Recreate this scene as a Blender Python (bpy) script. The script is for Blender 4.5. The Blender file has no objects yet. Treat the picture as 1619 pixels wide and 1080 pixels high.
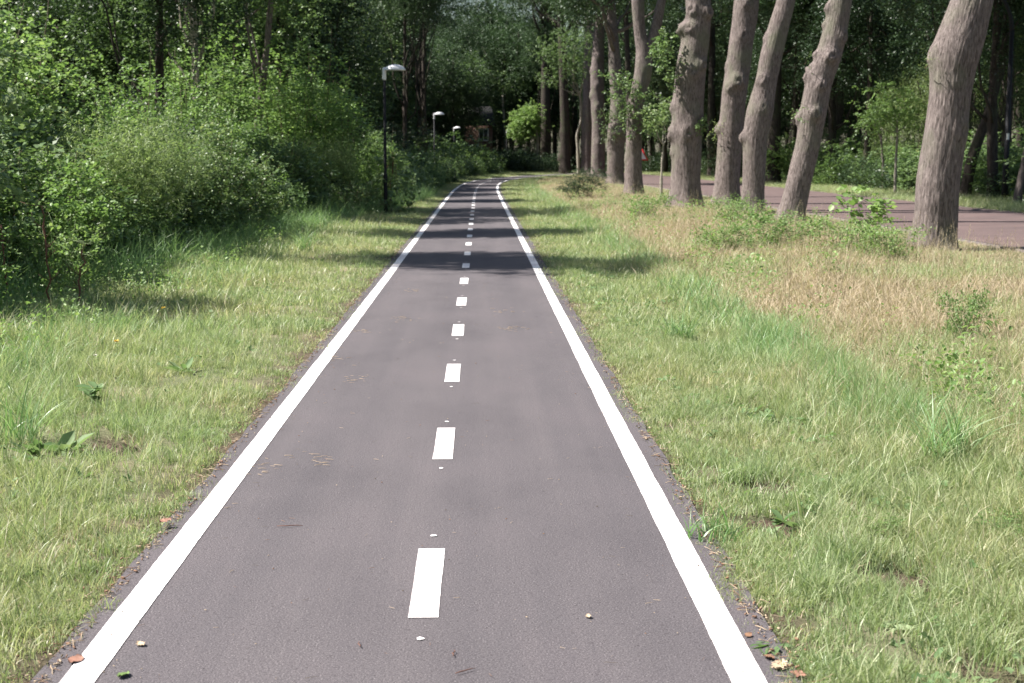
import bpy, math, random
import numpy as np
from mathutils import Vector, Euler, Matrix

R = math.radians
rng = np.random.default_rng(7)
random.seed(7)
sc = bpy.context.scene
COL = sc.collection

# ------------------------------------------------------------------ camera
H = 1.6
F = 1619 * 50 / 36.0
PITCH, YAW = R(7.42), R(1.31)
cam_d = bpy.data.cameras.new('camera')
cam_d.lens = 50; cam_d.sensor_width = 36
cam_d.clip_end = 2000; cam_d.clip_start = 0.1
cam_d.dof.use_dof = True; cam_d.dof.focus_distance = 8.0; cam_d.dof.aperture_fstop = 5.6
cam = bpy.data.objects.new('camera', cam_d); COL.objects.link(cam)
cam.location = (0, 0, H)
cam.rotation_euler = (R(90) - PITCH, 0, -YAW)
sc.camera = cam
CM = Euler(cam.rotation_euler).to_matrix()

def ray(px, py):
    return (CM @ Vector(((px - 809.5) / F, -(py - 540) / F, -1.0))).normalized()

# ------------------------------------------------------------------ layout of the land
_cy = np.array([-20, 0, 55, 68, 80, 88, 95, 102, 108, 114, 122, 132, 150.])
_cx = np.array([-.2, -.2, -.2, -.17, .0, .30, .78, 1.55, 2.5, 3.75, 5.9, 8.9, 14.5])
_ys = np.arange(-20, 150.1, 0.5)
_sm = np.interp(_ys, _cy, _cx)
for _ in range(30):
    _sm[1:-1] = (_sm[:-2] + 2 * _sm[1:-1] + _sm[2:]) / 4
def pcx(y): return np.interp(y, _ys, _sm)

_h = rng.random((64, 64, 64)).astype(np.float32)
def vnoise(x, y, z=0.0):
    x, y, z = np.broadcast_arrays(np.asarray(x, float), np.asarray(y, float), np.asarray(z, float))
    xi, yi, zi = np.floor(x).astype(int), np.floor(y).astype(int), np.floor(z).astype(int)
    fx, fy, fz = x - xi, y - yi, z - zi
    fx, fy, fz = [f * f * (3 - 2 * f) for f in (fx, fy, fz)]
    def g(a, b, c): return _h[(xi + a) & 63, (yi + b) & 63, (zi + c) & 63]
    def l(a, b, t): return a + (b - a) * t
    return l(l(l(g(0,0,0), g(1,0,0), fx), l(g(0,1,0), g(1,1,0), fx), fy),
             l(l(g(0,0,1), g(1,0,1), fx), l(g(0,1,1), g(1,1,1), fx), fy), fz)
def fbm(x, y, z=0.0, o=3):
    s = 0; a = .5; t = 0
    for i in range(o):
        s = s + a * vnoise(x * 2**i + i * 7.3, y * 2**i + i * 3.1, z * 2**i if np.ndim(z) or z else 0.0); t += a; a *= .5
    return s / t

def sstep(a, b, x):
    t = np.clip((x - a) / (b - a), 0, 1); return t * t * (3 - 2 * t)

def gz(x, y):
    x = np.asarray(x, float); y = np.asarray(y, float)
    u = x - pcx(y)
    fade = 1 - sstep(75, 100, y)
    r = -.07 * sstep(1.4, 2.4, u) * (1 - sstep(2.6, 3.6, u)) + .11 * sstep(2.8, 4.3, u) * (1 - sstep(6.0, 8.6, u))
    r = r + .02 * sstep(8.0, 9, u)
    l = .12 * sstep(3.5, 8, -u)
    bump = .05 * (fbm(x * .9, y * .9) - .5) * sstep(1.35, 2.2, np.abs(u)) * (1 - sstep(8.2, 8.8, x) * (1 - sstep(15.2, 16, x)))
    return (r * fade + l + bump - .006)

def G(px, py, z=None):
    """ground point seen at a pixel of the photograph"""
    d = ray(px, py); zz = 0.0 if z is None else z
    for _ in range(12):
        t = (zz - H) / d.z
        p = Vector((0, 0, H)) + d * t
        if z is not None: break
        zz = zz * .4 + .6 * float(gz(p.x, p.y))
    return Vector((p.x, p.y, zz))
def at(px, py, Y):
    """point on the line of sight of a pixel at distance Y"""
    d = ray(px, py); t = Y / d.y
    return Vector((d.x * t, Y, H + d.z * t))

# ------------------------------------------------------------------ materials
def new_mat(name):
    m = bpy.data.materials.new(name); m.use_nodes = True
    nt = m.node_tree; nt.nodes.clear()
    out = nt.nodes.new('ShaderNodeOutputMaterial')
    return m, nt, out
def N(nt, t, **kw):
    n = nt.nodes.new(t)
    for k, v in kw.items():
        if k.startswith('i_'):
            key = k[2:]
            n.inputs[int(key) if key.isdigit() else key.replace('_', ' ')].default_value = v
        else: setattr(n, k, v)
    return n
def ramp(nt, stops, interp='LINEAR'):
    n = nt.nodes.new('ShaderNodeValToRGB'); cr = n.color_ramp; cr.interpolation = interp
    while len(cr.elements) > 1: cr.elements.remove(cr.elements[-1])
    cr.elements[0].position = stops[0][0]; cr.elements[0].color = (*stops[0][1], 1)
    for p, c in stops[1:]:
        e = cr.elements.new(p); e.color = (*c, 1)
    return n
def tex_coords(nt, scale, kind='Object'):
    tc = N(nt, 'ShaderNodeTexCoord'); mp = N(nt, 'ShaderNodeMapping')
    mp.inputs['Scale'].default_value = scale
    nt.links.new(tc.outputs[kind], mp.inputs['Vector']); return mp
def world_pos(nt, scale):
    g = N(nt, 'ShaderNodeNewGeometry'); mp = N(nt, 'ShaderNodeMapping')
    mp.inputs['Scale'].default_value = scale
    nt.links.new(g.outputs['Position'], mp.inputs['Vector']); return mp

def leaf_mat(name, stops, trans=.4, rough=.45, spec=.35, var=.35, patch=None):
    """leaf colour varies leaf by leaf (attribute rnd), plant by plant and over patches"""
    m, nt, out = new_mat(name); L = nt.links
    a = N(nt, 'ShaderNodeAttribute', attribute_name='rnd')
    oi = N(nt, 'ShaderNodeObjectInfo')
    ad = N(nt, 'ShaderNodeMath', operation='MULTIPLY_ADD'); ad.inputs[1].default_value = var; 
    L.new(oi.outputs['Random'], ad.inputs[0]); 
    m2 = N(nt, 'ShaderNodeMath', operation='MULTIPLY'); m2.inputs[1].default_value = 1 - var
    L.new(a.outputs['Fac'], m2.inputs[0]); L.new(m2.outputs[0], ad.inputs[2])
    r = ramp(nt, stops); L.new(ad.outputs[0], r.inputs['Fac'])
    col = r.outputs['Color']
    if patch:
        wp = world_pos(nt, (patch[0],) * 3); nz = N(nt, 'ShaderNodeTexNoise', i_Scale=1.0, i_Detail=3.0)
        L.new(wp.outputs[0], nz.inputs['Vector'])
        rp = ramp(nt, [(.36, (0, 0, 0)), (.64, (1, 1, 1))]); L.new(nz.outputs['Fac'], rp.inputs['Fac'])
        mx = N(nt, 'ShaderNodeMix', data_type='RGBA'); L.new(rp.outputs['Color'], mx.inputs['Factor'])
        mx2 = N(nt, 'ShaderNodeMix', data_type='RGBA', blend_type='MULTIPLY'); mx2.inputs['Factor'].default_value = 1
        L.new(col, mx2.inputs['A']); mx2.inputs['B'].default_value = (*patch[1], 1)
        L.new(col, mx.inputs['A']); L.new(mx2.outputs['Result'], mx.inputs['B']); col = mx.outputs['Result']
    p = N(nt, 'ShaderNodeBsdfPrincipled'); p.inputs['Roughness'].default_value = rough
    p.inputs['Specular IOR Level'].default_value = spec
    L.new(col, p.inputs['Base Color'])
    t = N(nt, 'ShaderNodeBsdfTranslucent')
    tm = N(nt, 'ShaderNodeMix', data_type='RGBA', blend_type='MULTIPLY'); tm.inputs['Factor'].default_value = 1
    tm.inputs['B'].default_value = (1.05, 1.12, .72, 1); L.new(col, tm.inputs['A']); L.new(tm.outputs['Result'], t.inputs['Color'])
    mix = N(nt, 'ShaderNodeMixShader'); mix.inputs[0].default_value = trans
    L.new(p.outputs[0], mix.inputs[1]); L.new(t.outputs[0], mix.inputs[2]); L.new(mix.outputs[0], out.inputs[0])
    return m

def bark_mat(name, dark, light, moss, scale=(30, 30, 6.0), bump=1.0, moss_amt=.5):
    m, nt, out = new_mat(name); L = nt.links
    mp = tex_coords(nt, scale); 
    nz = N(nt, 'ShaderNodeTexNoise', i_Scale=1.0, i_Detail=8.0, i_Roughness=.70, i_Distortion=.6); L.new(mp.outputs[0], nz.inputs['Vector'])
    r = ramp(nt, [(.32, dark), (.5, tuple((a + b) / 2 for a, b in zip(dark, light))), (.68, light)]); L.new(nz.outputs['Fac'], r.inputs['Fac'])
    big = N(nt, 'ShaderNodeTexNoise', i_Scale=1.7, i_Detail=4.0); tc = tex_coords(nt, (1, 1, .7)); L.new(tc.outputs[0], big.inputs['Vector'])
    rb = ramp(nt, [(.5, (0, 0, 0)), (.68, (moss_amt,) * 3)]); L.new(big.outputs['Fac'], rb.inputs['Fac'])
    mx = N(nt, 'ShaderNodeMix', data_type='RGBA'); L.new(rb.outputs['Color'], mx.inputs['Factor']); L.new(r.outputs['Color'], mx.inputs['A'])
    mx.inputs['B'].default_value = (*moss, 1)
    p = N(nt, 'ShaderNodeBsdfPrincipled'); p.inputs['Roughness'].default_value = .9; p.inputs['Specular IOR Level'].default_value = .15
    L.new(mx.outputs['Result'], p.inputs['Base Color'])
    b = N(nt, 'ShaderNodeBump'); b.inputs['Strength'].default_value = bump; b.inputs['Distance'].default_value = .035
    L.new(nz.outputs['Fac'], b.inputs['Height']); L.new(b.outputs[0], p.inputs['Normal']); L.new(p.outputs[0], out.inputs[0])
    return m

def plain_mat(name, c, rough=.5, metal=0.0, spec=.5, mottle=.15, ms=20):
    m, nt, out = new_mat(name); L = nt.links
    mp = tex_coords(nt, (ms,) * 3); nz = N(nt, 'ShaderNodeTexNoise', i_Scale=1.0, i_Detail=4.0); L.new(mp.outputs[0], nz.inputs['Vector'])
    r = ramp(nt, [(.3, tuple(v * (1 - mottle) for v in c)), (.7, tuple(min(1, v * (1 + mottle)) for v in c))]); L.new(nz.outputs['Fac'], r.inputs['Fac'])
    p = N(nt, 'ShaderNodeBsdfPrincipled'); p.inputs['Roughness'].default_value = rough; p.inputs['Metallic'].default_value = metal
    p.inputs['Specular IOR Level'].default_value = spec
    L.new(r.outputs['Color'], p.inputs['Base Color']); L.new(p.outputs[0], out.inputs[0]); return m

M = {}
def asphalt():
    m, nt, out = new_mat('asphalt'); L = nt.links
    fine = N(nt, 'ShaderNodeTexNoise', i_Scale=160.0, i_Detail=4.0, i_Roughness=.7); w = world_pos(nt, (1, 1, 1)); L.new(w.outputs[0], fine.inputs['Vector'])
    mid = N(nt, 'ShaderNodeTexNoise', i_Scale=1.3, i_Detail=5.0, i_Roughness=.6); w2 = world_pos(nt, (1, .5, 1)); L.new(w2.outputs[0], mid.inputs['Vector'])
    r = ramp(nt, [(.32, (.022, .019, .021)), (.45, (.080, .071, .077)), (.58, (.110, .098, .105)), (.69, (.28, .26, .26))]); L.new(fine.outputs['Fac'], r.inputs['Fac'])
    rm = ramp(nt, [(.3, (.84, .84, .85)), (.5, (1, 1, 1)), (.7, (1.10, 1.08, 1.08))]); L.new(mid.outputs['Fac'], rm.inputs['Fac'])
    mx = N(nt, 'ShaderNodeMix', data_type='RGBA', blend_type='MULTIPLY'); mx.inputs['Factor'].default_value = 1
    L.new(r.outputs['Color'], mx.inputs['A']); L.new(rm.outputs['Color'], mx.inputs['B'])
    st = N(nt, 'ShaderNodeTexNoise', i_Scale=1.0, i_Detail=4.0, i_Roughness=.6); w4 = world_pos(nt, (3.2, .09, 1)); L.new(w4.outputs[0], st.inputs['Vector'])
    rs = ramp(nt, [(.35, (.90, .90, .91)), (.65, (1.07, 1.06, 1.05))]); L.new(st.outputs['Fac'], rs.inputs['Fac'])
    mxs = N(nt, 'ShaderNodeMix', data_type='RGBA', blend_type='MULTIPLY'); mxs.inputs['Factor'].default_value = 1
    L.new(mx.outputs['Result'], mxs.inputs['A']); L.new(rs.outputs['Color'], mxs.inputs['B']); mx = mxs
    # small dark pits between the stones
    vo = N(nt, 'ShaderNodeTexNoise', i_Scale=34.0, i_Detail=3.0, i_Roughness=.75); w3 = world_pos(nt, (1, 2.0, 1)); L.new(w3.outputs[0], vo.inputs['Vector'])
    rv = ramp(nt, [(.31, (.38, .35, .37)), (.39, (1, 1, 1))]); L.new(vo.outputs['Fac'], rv.inputs['Fac'])
    mx2 = N(nt, 'ShaderNodeMix', data_type='RGBA', blend_type='MULTIPLY'); mx2.inputs['Factor'].default_value = 1
    L.new(mx.outputs['Result'], mx2.inputs['A']); L.new(rv.outputs['Color'], mx2.inputs['B'])
    p = N(nt, 'ShaderNodeBsdfPrincipled'); p.inputs['Roughness'].default_value = .85; p.inputs['Specular IOR Level'].default_value = .3
    L.new(mx2.outputs['Result'], p.inputs['Base Color'])
    b = N(nt, 'ShaderNodeBump'); b.inputs['Strength'].default_value = .5; b.inputs['Distance'].default_value = .004
    L.new(fine.outputs['Fac'], b.inputs['Height'])
    b2 = N(nt, 'ShaderNodeBump'); b2.inputs['Strength'].default_value = .6; b2.inputs['Distance'].default_value = .01
    L.new(vo.outputs['Fac'], b2.inputs['Height']); L.new(b.outputs[0], b2.inputs['Normal']); L.new(b2.outputs[0], p.inputs['Normal'])
    L.new(p.outputs[0], out.inputs[0]); return m
M['asphalt'] = asphalt()

def paint():
    m, nt, out = new_mat('road_paint'); L = nt.links
    a = N(nt, 'ShaderNodeTexNoise', i_Scale=26.0, i_Detail=5.0, i_Roughness=.7); w = world_pos(nt, (1, 1, 1)); L.new(w.outputs[0], a.inputs['Vector'])
    r = ramp(nt, [(.28, (.16, .14, .14)), (.35, (.50, .47, .47)), (.40, (.74, .72, .72)), (.6, (.80, .79, .79))]); L.new(a.outputs['Fac'], r.inputs['Fac'])
    c = N(nt, 'ShaderNodeTexNoise', i_Scale=1.1, i_Detail=3.0); L.new(w.outputs[0], c.inputs['Vector'])
    rc = ramp(nt, [(.35, (.86, .80, .79)), (.6, (1, 1, 1))]); L.new(c.outputs['Fac'], rc.inputs['Fac'])
    mx = N(nt, 'ShaderNodeMix', data_type='RGBA', blend_type='MULTIPLY'); mx.inputs['Factor'].default_value = 1
    L.new(r.outputs['Color'], mx.inputs['A']); L.new(rc.outputs['Color'], mx.inputs['B'])
    p = N(nt, 'ShaderNodeBsdfPrincipled'); p.inputs['Roughness'].default_value = .6
    L.new(mx.outputs['Result'], p.inputs['Base Color'])
    b = N(nt, 'ShaderNodeBump'); b.inputs['Strength'].default_value = .3; b.inputs['Distance'].default_value = .003
    f = N(nt, 'ShaderNodeTexNoise', i_Scale=160.0, i_Detail=3.0); L.new(w.outputs[0], f.inputs['Vector']); L.new(f.outputs['Fac'], b.inputs['Height'])
    L.new(b.outputs[0], p.inputs['Normal']); L.new(p.outputs[0], out.inputs[0]); return m
M['paint'] = paint()

def brickroad():
    m, nt, out = new_mat('brick_road'); L = nt.links
    w = world_pos(nt, (1, 1, 1)); b = N(nt, 'ShaderNodeTexBrick')
    b.inputs['Scale'].default_value = 1.0; b.inputs['Brick Width'].default_value = .21; b.inputs['Row Height'].default_value = .07
    b.inputs['Mortar Size'].default_value = .006
    b.inputs['Color1'].default_value = (.092, .058, .056, 1); b.inputs['Color2'].default_value = (.12, .079, .074, 1); b.inputs['Mortar'].default_value = (.11, .09, .085, 1)
    L.new(w.outputs[0], b.inputs['Vector'])
    nz = N(nt, 'ShaderNodeTexNoise', i_Scale=.8, i_Detail=4.0); L.new(w.outputs[0], nz.inputs['Vector'])
    r = ramp(nt, [(.3, (.8, .8, .8)), (.7, (1.15, 1.12, 1.1))]); L.new(nz.outputs['Fac'], r.inputs['Fac'])
    mx = N(nt, 'ShaderNodeMix', data_type='RGBA', blend_type='MULTIPLY'); mx.inputs['Factor'].default_value = 1
    L.new(b.outputs['Color'], mx.inputs['A']); L.new(r.outputs['Color'], mx.inputs['B'])
    p = N(nt, 'ShaderNodeBsdfPrincipled'); p.inputs['Roughness'].default_value = .8; L.new(mx.outputs['Result'], p.inputs['Base Color'])
    bu = N(nt, 'ShaderNodeBump'); bu.inputs['Strength'].default_value = .4; bu.inputs['Distance'].default_value = .006
    L.new(b.outputs['Fac'], bu.inputs['Height']); bu.invert = True; L.new(bu.outputs[0], p.inputs['Normal'])
    L.new(p.outputs[0], out.inputs[0]); return m
M['road'] = brickroad()

def soil():
    m, nt, out = new_mat('soil'); L = nt.links
    w = world_pos(nt, (1, 1, 1))
    a = N(nt, 'ShaderNodeTexNoise', i_Scale=30.0, i_Detail=6.0, i_Roughness=.7); L.new(w.outputs[0], a.inputs['Vector'])
    r = ramp(nt, [(.3, (.022, .016, .012)), (.5, (.075, .055, .04)), (.7, (.20, .15, .11))]); L.new(a.outputs['Fac'], r.inputs['Fac'])
    c = N(nt, 'ShaderNodeTexNoise', i_Scale=1.2, i_Detail=5.0); L.new(w.outputs[0], c.inputs['Vector'])
    rc = ramp(nt, [(.35, (.12, .14, .07)), (.55, (.17, .165, .10)), (.7, (.24, .20, .14))]); L.new(c.outputs['Fac'], rc.inputs['Fac'])
    at_ = N(nt, 'ShaderNodeAttribute', attribute_name='bare')
    mx = N(nt, 'ShaderNodeMix', data_type='RGBA')
    L.new(at_.outputs['Fac'], mx.inputs['Factor']); L.new(rc.outputs['Color'], mx.inputs['A']); L.new(r.outputs['Color'], mx.inputs['B'])
    p = N(nt, 'ShaderNodeBsdfPrincipled'); p.inputs['Roughness'].default_value = .95; p.inputs['Specular IOR Level'].default_value = .1
    L.new(mx.outputs['Result'], p.inputs['Base Color'])
    b = N(nt, 'ShaderNodeBump'); b.inputs['Strength'].default_value = .8; b.inputs['Distance'].default_value = .03
    L.new(a.outputs['Fac'], b.inputs['Height']); L.new(b.outputs[0], p.inputs['Normal']); L.new(p.outputs[0], out.inputs[0]); return m
M['soil'] = soil()

M['grass'] = leaf_mat('grass_blade', [(0, (.15, .245, .09)), (.4, (.26, .345, .165)), (.75, (.42, .485, .285)), (1, (.66, .62, .48))], trans=.42, rough=.42, spec=.4, var=0, patch=(.55, (1.2, 1.02, 1.08)))
M['lush'] = leaf_mat('lush_grass_blade', [(0, (.12, .23, .08)), (.5, (.20, .34, .15)), (1, (.33, .46, .25))], trans=.4, rough=.38, spec=.45, var=0, patch=(.4, (1.2, 1.1, 1.1)))
M['dry'] = leaf_mat('dry_grass_blade', [(0, (.25, .195, .13)), (.5, (.44, .355, .25)), (1, (.60, .51, .39))], trans=.3, rough=.6, spec=.2, var=0)
M['weed'] = leaf_mat('weed_leaf', [(0, (.11, .19, .075)), (.6, (.19, .28, .13)), (1, (.32, .39, .22))], trans=.4, rough=.6, spec=.2)
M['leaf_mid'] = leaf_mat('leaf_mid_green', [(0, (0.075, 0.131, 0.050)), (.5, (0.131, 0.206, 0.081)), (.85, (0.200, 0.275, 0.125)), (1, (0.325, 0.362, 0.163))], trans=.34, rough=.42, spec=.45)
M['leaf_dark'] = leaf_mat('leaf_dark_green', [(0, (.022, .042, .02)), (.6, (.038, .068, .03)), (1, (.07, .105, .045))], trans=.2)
M['leaf_wood_shaded'] = leaf_mat('leaf_wood_shaded', [(0, (0.035, 0.065, 0.030)), (.5, (0.056, 0.098, 0.043)), (.85, (0.088, 0.138, 0.062)), (1, (0.150, 0.188, 0.088))], trans=.2, rough=.5, spec=.35)  # mid green darkened, so the wood's shade sits in the leaf colour
M['leaf_bright'] = leaf_mat('leaf_bright_green', [(0, (0.125, 0.213, 0.069)), (.5, (0.200, 0.312, 0.106)), (1, (0.338, 0.425, 0.175))], trans=.42)
M['leaf_pale'] = leaf_mat('leaf_pale_green', [(0, (0.096, 0.168, 0.066)), (.45, (0.168, 0.252, 0.102)), (.8, (0.288, 0.360, 0.192)), (1, (0.432, 0.480, 0.240))], trans=.38, spec=.5)
M['leaf_feather'] = leaf_mat('leaf_feathery', [(0, (0.158, 0.231, 0.095)), (.5, (0.263, 0.347, 0.147)), (1, (0.399, 0.462, 0.231))], trans=.45)
M['bark_oak'] = bark_mat('bark_oak', (.042, .032, .030), (.29, .242, .228), (.16, .165, .115), moss_amt=.6)
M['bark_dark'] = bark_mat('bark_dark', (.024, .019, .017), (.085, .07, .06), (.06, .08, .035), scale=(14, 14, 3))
M['bark_pale'] = bark_mat('bark_pale', (.17, .15, .12), (.45, .41, .35), (.2, .2, .12), scale=(8, 8, 6), moss_amt=.4)
M['kerb'] = plain_mat('kerb', (.12, .10, .095), .9)
M['stem'] = plain_mat('stem_brown', (.10, .075, .045), .8)
M['stem_red'] = plain_mat('stem_reddish', (.13, .055, .035), .8)
M['stem_green'] = plain_mat('stem_green', (.12, .17, .06), .6)
M['lamp_black'] = plain_mat('lamp_black', (.014, .014, .017), .7, spec=.25)
M['lamp_white'] = plain_mat('lamp_white', (.8, .79, .82), .35, mottle=.05)
M['lamp_glass'] = plain_mat('lamp_lens', (.5, .5, .48), .3, mottle=.05)
M['sign_white'] = plain_mat('sign_white', (.7, .7, .7), .4, mottle=.03)
M['sign_red'] = plain_mat('sign_red', (.45, .03, .03), .4, mottle=.05)
M['galv'] = plain_mat('galvanised', (.35, .35, .36), .5, .3)
M['brick'] = plain_mat('house_brick', (.12, .065, .05), .9, ms=6, mottle=.4)
M['tile'] = plain_mat('roof_tile', (.022, .02, .02), .8)
M['glass'] = plain_mat('window_glass', (.03, .035, .04), .1)
M['yellow'] = plain_mat('petal_yellow', (.75, .5, .03), .6)
M['petal'] = plain_mat('petal_white', (.75, .72, .65), .6)
M['leaf_brown'] = plain_mat('fallen_brown', (.22, .12, .07), .8, mottle=.4)
M['leaf_tan'] = plain_mat('fallen_tan', (.42, .32, .22), .8, mottle=.3)
M['leaf_green'] = plain_mat('fallen_green', (.12, .19, .05), .6, mottle=.3)
M['leaf_red'] = plain_mat('fallen_red', (.26, .13, .09), .7, mottle=.3)

# ------------------------------------------------------------------ mesh helpers
def mk(name, verts, faces_list, mat=None, parent=None, smooth=False, rnd=None, attrs=None, link=True):
    """faces_list: list of int arrays (n,k)"""
    me = bpy.data.meshes.new(name)
    verts = np.asarray(verts, np.float32)
    me.vertices.add(len(verts)); me.vertices.foreach_set('co', verts.ravel())
    tot = sum(f.size for f in faces_list); n = sum(len(f) for f in faces_list)
    me.loops.add(tot); me.polygons.add(n)
    li = np.concatenate([f.ravel() for f in faces_list]).astype(np.int32)
    sizes = np.concatenate([np.full(len(f), f.shape[1]) for f in faces_list])
    st = np.concatenate([[0], np.cumsum(sizes)[:-1]]).astype(np.int32)
    me.loops.foreach_set('vertex_index', li); me.polygons.foreach_set('loop_start', st)
    me.update(calc_edges=True)
    if smooth: me.polygons.foreach_set('use_smooth', np.ones(n, bool))
    if rnd is not None:
        a = me.attributes.new('rnd', 'FLOAT', 'POINT'); a.data.foreach_set('value', np.asarray(rnd, np.float32))
    for k, v in (attrs or {}).items():
        a = me.attributes.new(k, 'FLOAT', 'POINT'); a.data.foreach_set('value', np.asarray(v, np.float32))
    if mat is not None:
        for mm in (mat if isinstance(mat, (list, tuple)) else [mat]): me.materials.append(mm)
    o = bpy.data.objects.new(name, me)
    if link: COL.objects.link(o)
    if parent is not None: o.parent = parent
    return o
def tag(o, label=None, cat=None, group=None, kind=None):
    if label: o['label'] = label
    if cat: o['category'] = cat
    if group: o['group'] = group
    if kind: o['kind'] = kind
    return o
def empty(name, loc, rz=0.0, label=None, cat=None, group=None):
    o = bpy.data.objects.new(name, None); COL.objects.link(o); o.location = loc; o.rotation_euler = (0, 0, rz)
    return tag(o, label, cat, group)

def frames(P):
    """parallel transported frames for a polyline"""
    P = np.asarray(P, float); T = np.gradient(P, axis=0); T /= np.linalg.norm(T, axis=1, keepdims=True) + 1e-9
    A = np.zeros_like(P); B = np.zeros_like(P)
    a = np.array([1., 0, 0]) if abs(T[0][0]) < .8 else np.array([0, 1., 0])
    for i in range(len(P)):
        a = a - T[i] * (a @ T[i]); a /= np.linalg.norm(a); A[i] = a; B[i] = np.cross(T[i], a)
    return A, B
class MB:
    def __init__(s): s.v = []; s.f3 = []; s.f4 = []; s.n = 0; s.fn = []
    def add(s, v, f4=None, f3=None, fn=None):
        v = np.asarray(v, float)
        if f4 is not None and len(f4): s.f4.append(np.asarray(f4) + s.n)
        if f3 is not None and len(f3): s.f3.append(np.asarray(f3) + s.n)
        for f in (fn or []): s.fn.append(np.asarray([f]) + s.n)
        s.v.append(v); s.n += len(v)
    def tube(s, P, rad, k=6, disp=None, cap=True):
        P = np.asarray(P, float); n = len(P); rad = np.broadcast_to(rad, (n,)).astype(float)
        A, B = frames(P); th = np.arange(k) * 2 * math.pi / k
        rr = rad[:, None] * np.ones(k)[None]
        if disp is not None: rr = rr + disp
        v = P[:, None] + rr[..., None] * (np.cos(th)[None, :, None] * A[:, None] + np.sin(th)[None, :, None] * B[:, None])
        i = np.arange(n - 1)[:, None] * k; j = np.arange(k)[None]; j2 = (j + 1) % k
        f = np.stack([i + j, i + j2, i + k + j2, i + k + j], -1).reshape(-1, 4)
        fn = [list(range((n - 1) * k, n * k)), list(range(k))[::-1]] if cap else None
        s.add(v.reshape(-1, 3), f4=f, fn=fn)
    def box(s, lo, hi):
        x0, y0, z0 = lo; x1, y1, z1 = hi
        v = [(x0,y0,z0),(x1,y0,z0),(x1,y1,z0),(x0,y1,z0),(x0,y0,z1),(x1,y0,z1),(x1,y1,z1),(x0,y1,z1)]
        s.add(v, f4=[(0,3,2,1),(4,5,6,7),(0,1,5,4),(1,2,6,5),(2,3,7,6),(3,0,4,7)])
    def lathe(s, prof, k=20, c=(0, 0, 0), sx=1, sy=1):
        prof = np.asarray(prof, float); n = len(prof); th = np.arange(k) * 2 * math.pi / k
        v = np.stack([prof[:, None, 0] * np.cos(th) * sx + c[0], prof[:, None, 0] * np.sin(th) * sy + c[1], prof[:, None, 1] + 0 * th + c[2]], -1)
        i = np.arange(n - 1)[:, None] * k; j = np.arange(k)[None]; j2 = (j + 1) % k
        s.add(v.reshape(-1, 3), f4=np.stack([i + j, i + j2, i + k + j2, i + k + j], -1).reshape(-1, 4))
    def build(s, name, mat, parent=None, smooth=False, link=True):
        fl = [np.concatenate(x) for x in (s.f4, s.f3) if x]
        by = {}
        for f in s.fn: by.setdefault(f.shape[1], []).append(f)
        fl += [np.concatenate(x) for x in by.values()]
        V = np.concatenate(s.v)
        return mk(name, V, fl, mat, parent, smooth, rnd=None, link=link)

def unit(v): return v / (np.linalg.norm(v, axis=-1, keepdims=True) + 1e-9)

def leaves(C, D, Nn, S, wid=.6, fold=.15, six=False, r=None):
    """leaf quads: C base point, D direction, Nn normal, S length"""
    n = len(C); r = r if r is not None else rng.random(n)
    D = unit(D); W = unit(np.cross(D, Nn)); U = unit(np.cross(W, D)); S = S[:, None]
    if not six:
        v = np.stack([C, C + D * S * .45 + W * S * wid * .5 + U * S * fold, C + D * S, C + D * S * .45 - W * S * wid * .5 + U * S * fold], 1)
        k = 4; f = np.arange(n)[:, None] * 4 + np.arange(4)[None]
    else:
        v = np.stack([C, C + D*S*.22 + W*S*wid*.42 + U*S*fold, C + D*S*.62 + W*S*wid*.5 + U*S*fold, C + D * S - U * S * fold * .5,
                      C + D*S*.62 - W*S*wid*.5 + U*S*fold, C + D*S*.22 - W*S*wid*.42 + U*S*fold], 1)
        k = 6; b = np.arange(n)[:, None] * 6
        f = np.concatenate([b + np.array([0, 1, 2, 3])[None], b + np.array([0, 3, 4, 5])[None]])
    return v.reshape(-1, 3), f, np.repeat(r, k)

def twigs(O, T, L, nl, S, jitter=.35, wid=.6, droop=.25, six=False, spread=.9, seed=0, fold=.12):
    """leafy sprays: origins O, directions T, lengths L, nl leaves each; returns verts, faces, rnd"""
    g = np.random.default_rng(seed); m = len(O)
    t = (np.arange(nl) + .5) / nl
    side = np.cross(T, np.array([0, 0, 1.])) + g.normal(0, .15, (m, 3)); side = unit(side)
    P = O[:, None] + T[:, None] * (L[:, None] * t)[..., None]
    P[..., 2] -= droop * L[:, None] * (t**2)[None]
    P = P + g.normal(0, 1, P.shape) * (L[:, None, None] * .07)
    sg = np.where(np.arange(nl) % 2 == 0, 1., -1.)[None, :, None]
    D = T[:, None] * .45 + side[:, None] * sg * spread + g.normal(0, jitter, P.shape); D[..., 2] -= .12
    Nn = np.array([0, 0, 1.]) + g.normal(0, jitter * 1.1, P.shape)
    s = S * (1 - .35 * t[None] ** 3) * g.uniform(.65, 1.25, (m, nl))
    r = np.clip(g.random((m, 1)) * .5 + g.random((m, nl)) * .5, 0, 1)
    r = np.where(g.random((m, nl)) < .04, 1, r * .92)
    return leaves(P.reshape(-1, 3), D.reshape(-1, 3), Nn.reshape(-1, 3), s.reshape(-1), wid, fold, six, r.reshape(-1))

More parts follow.
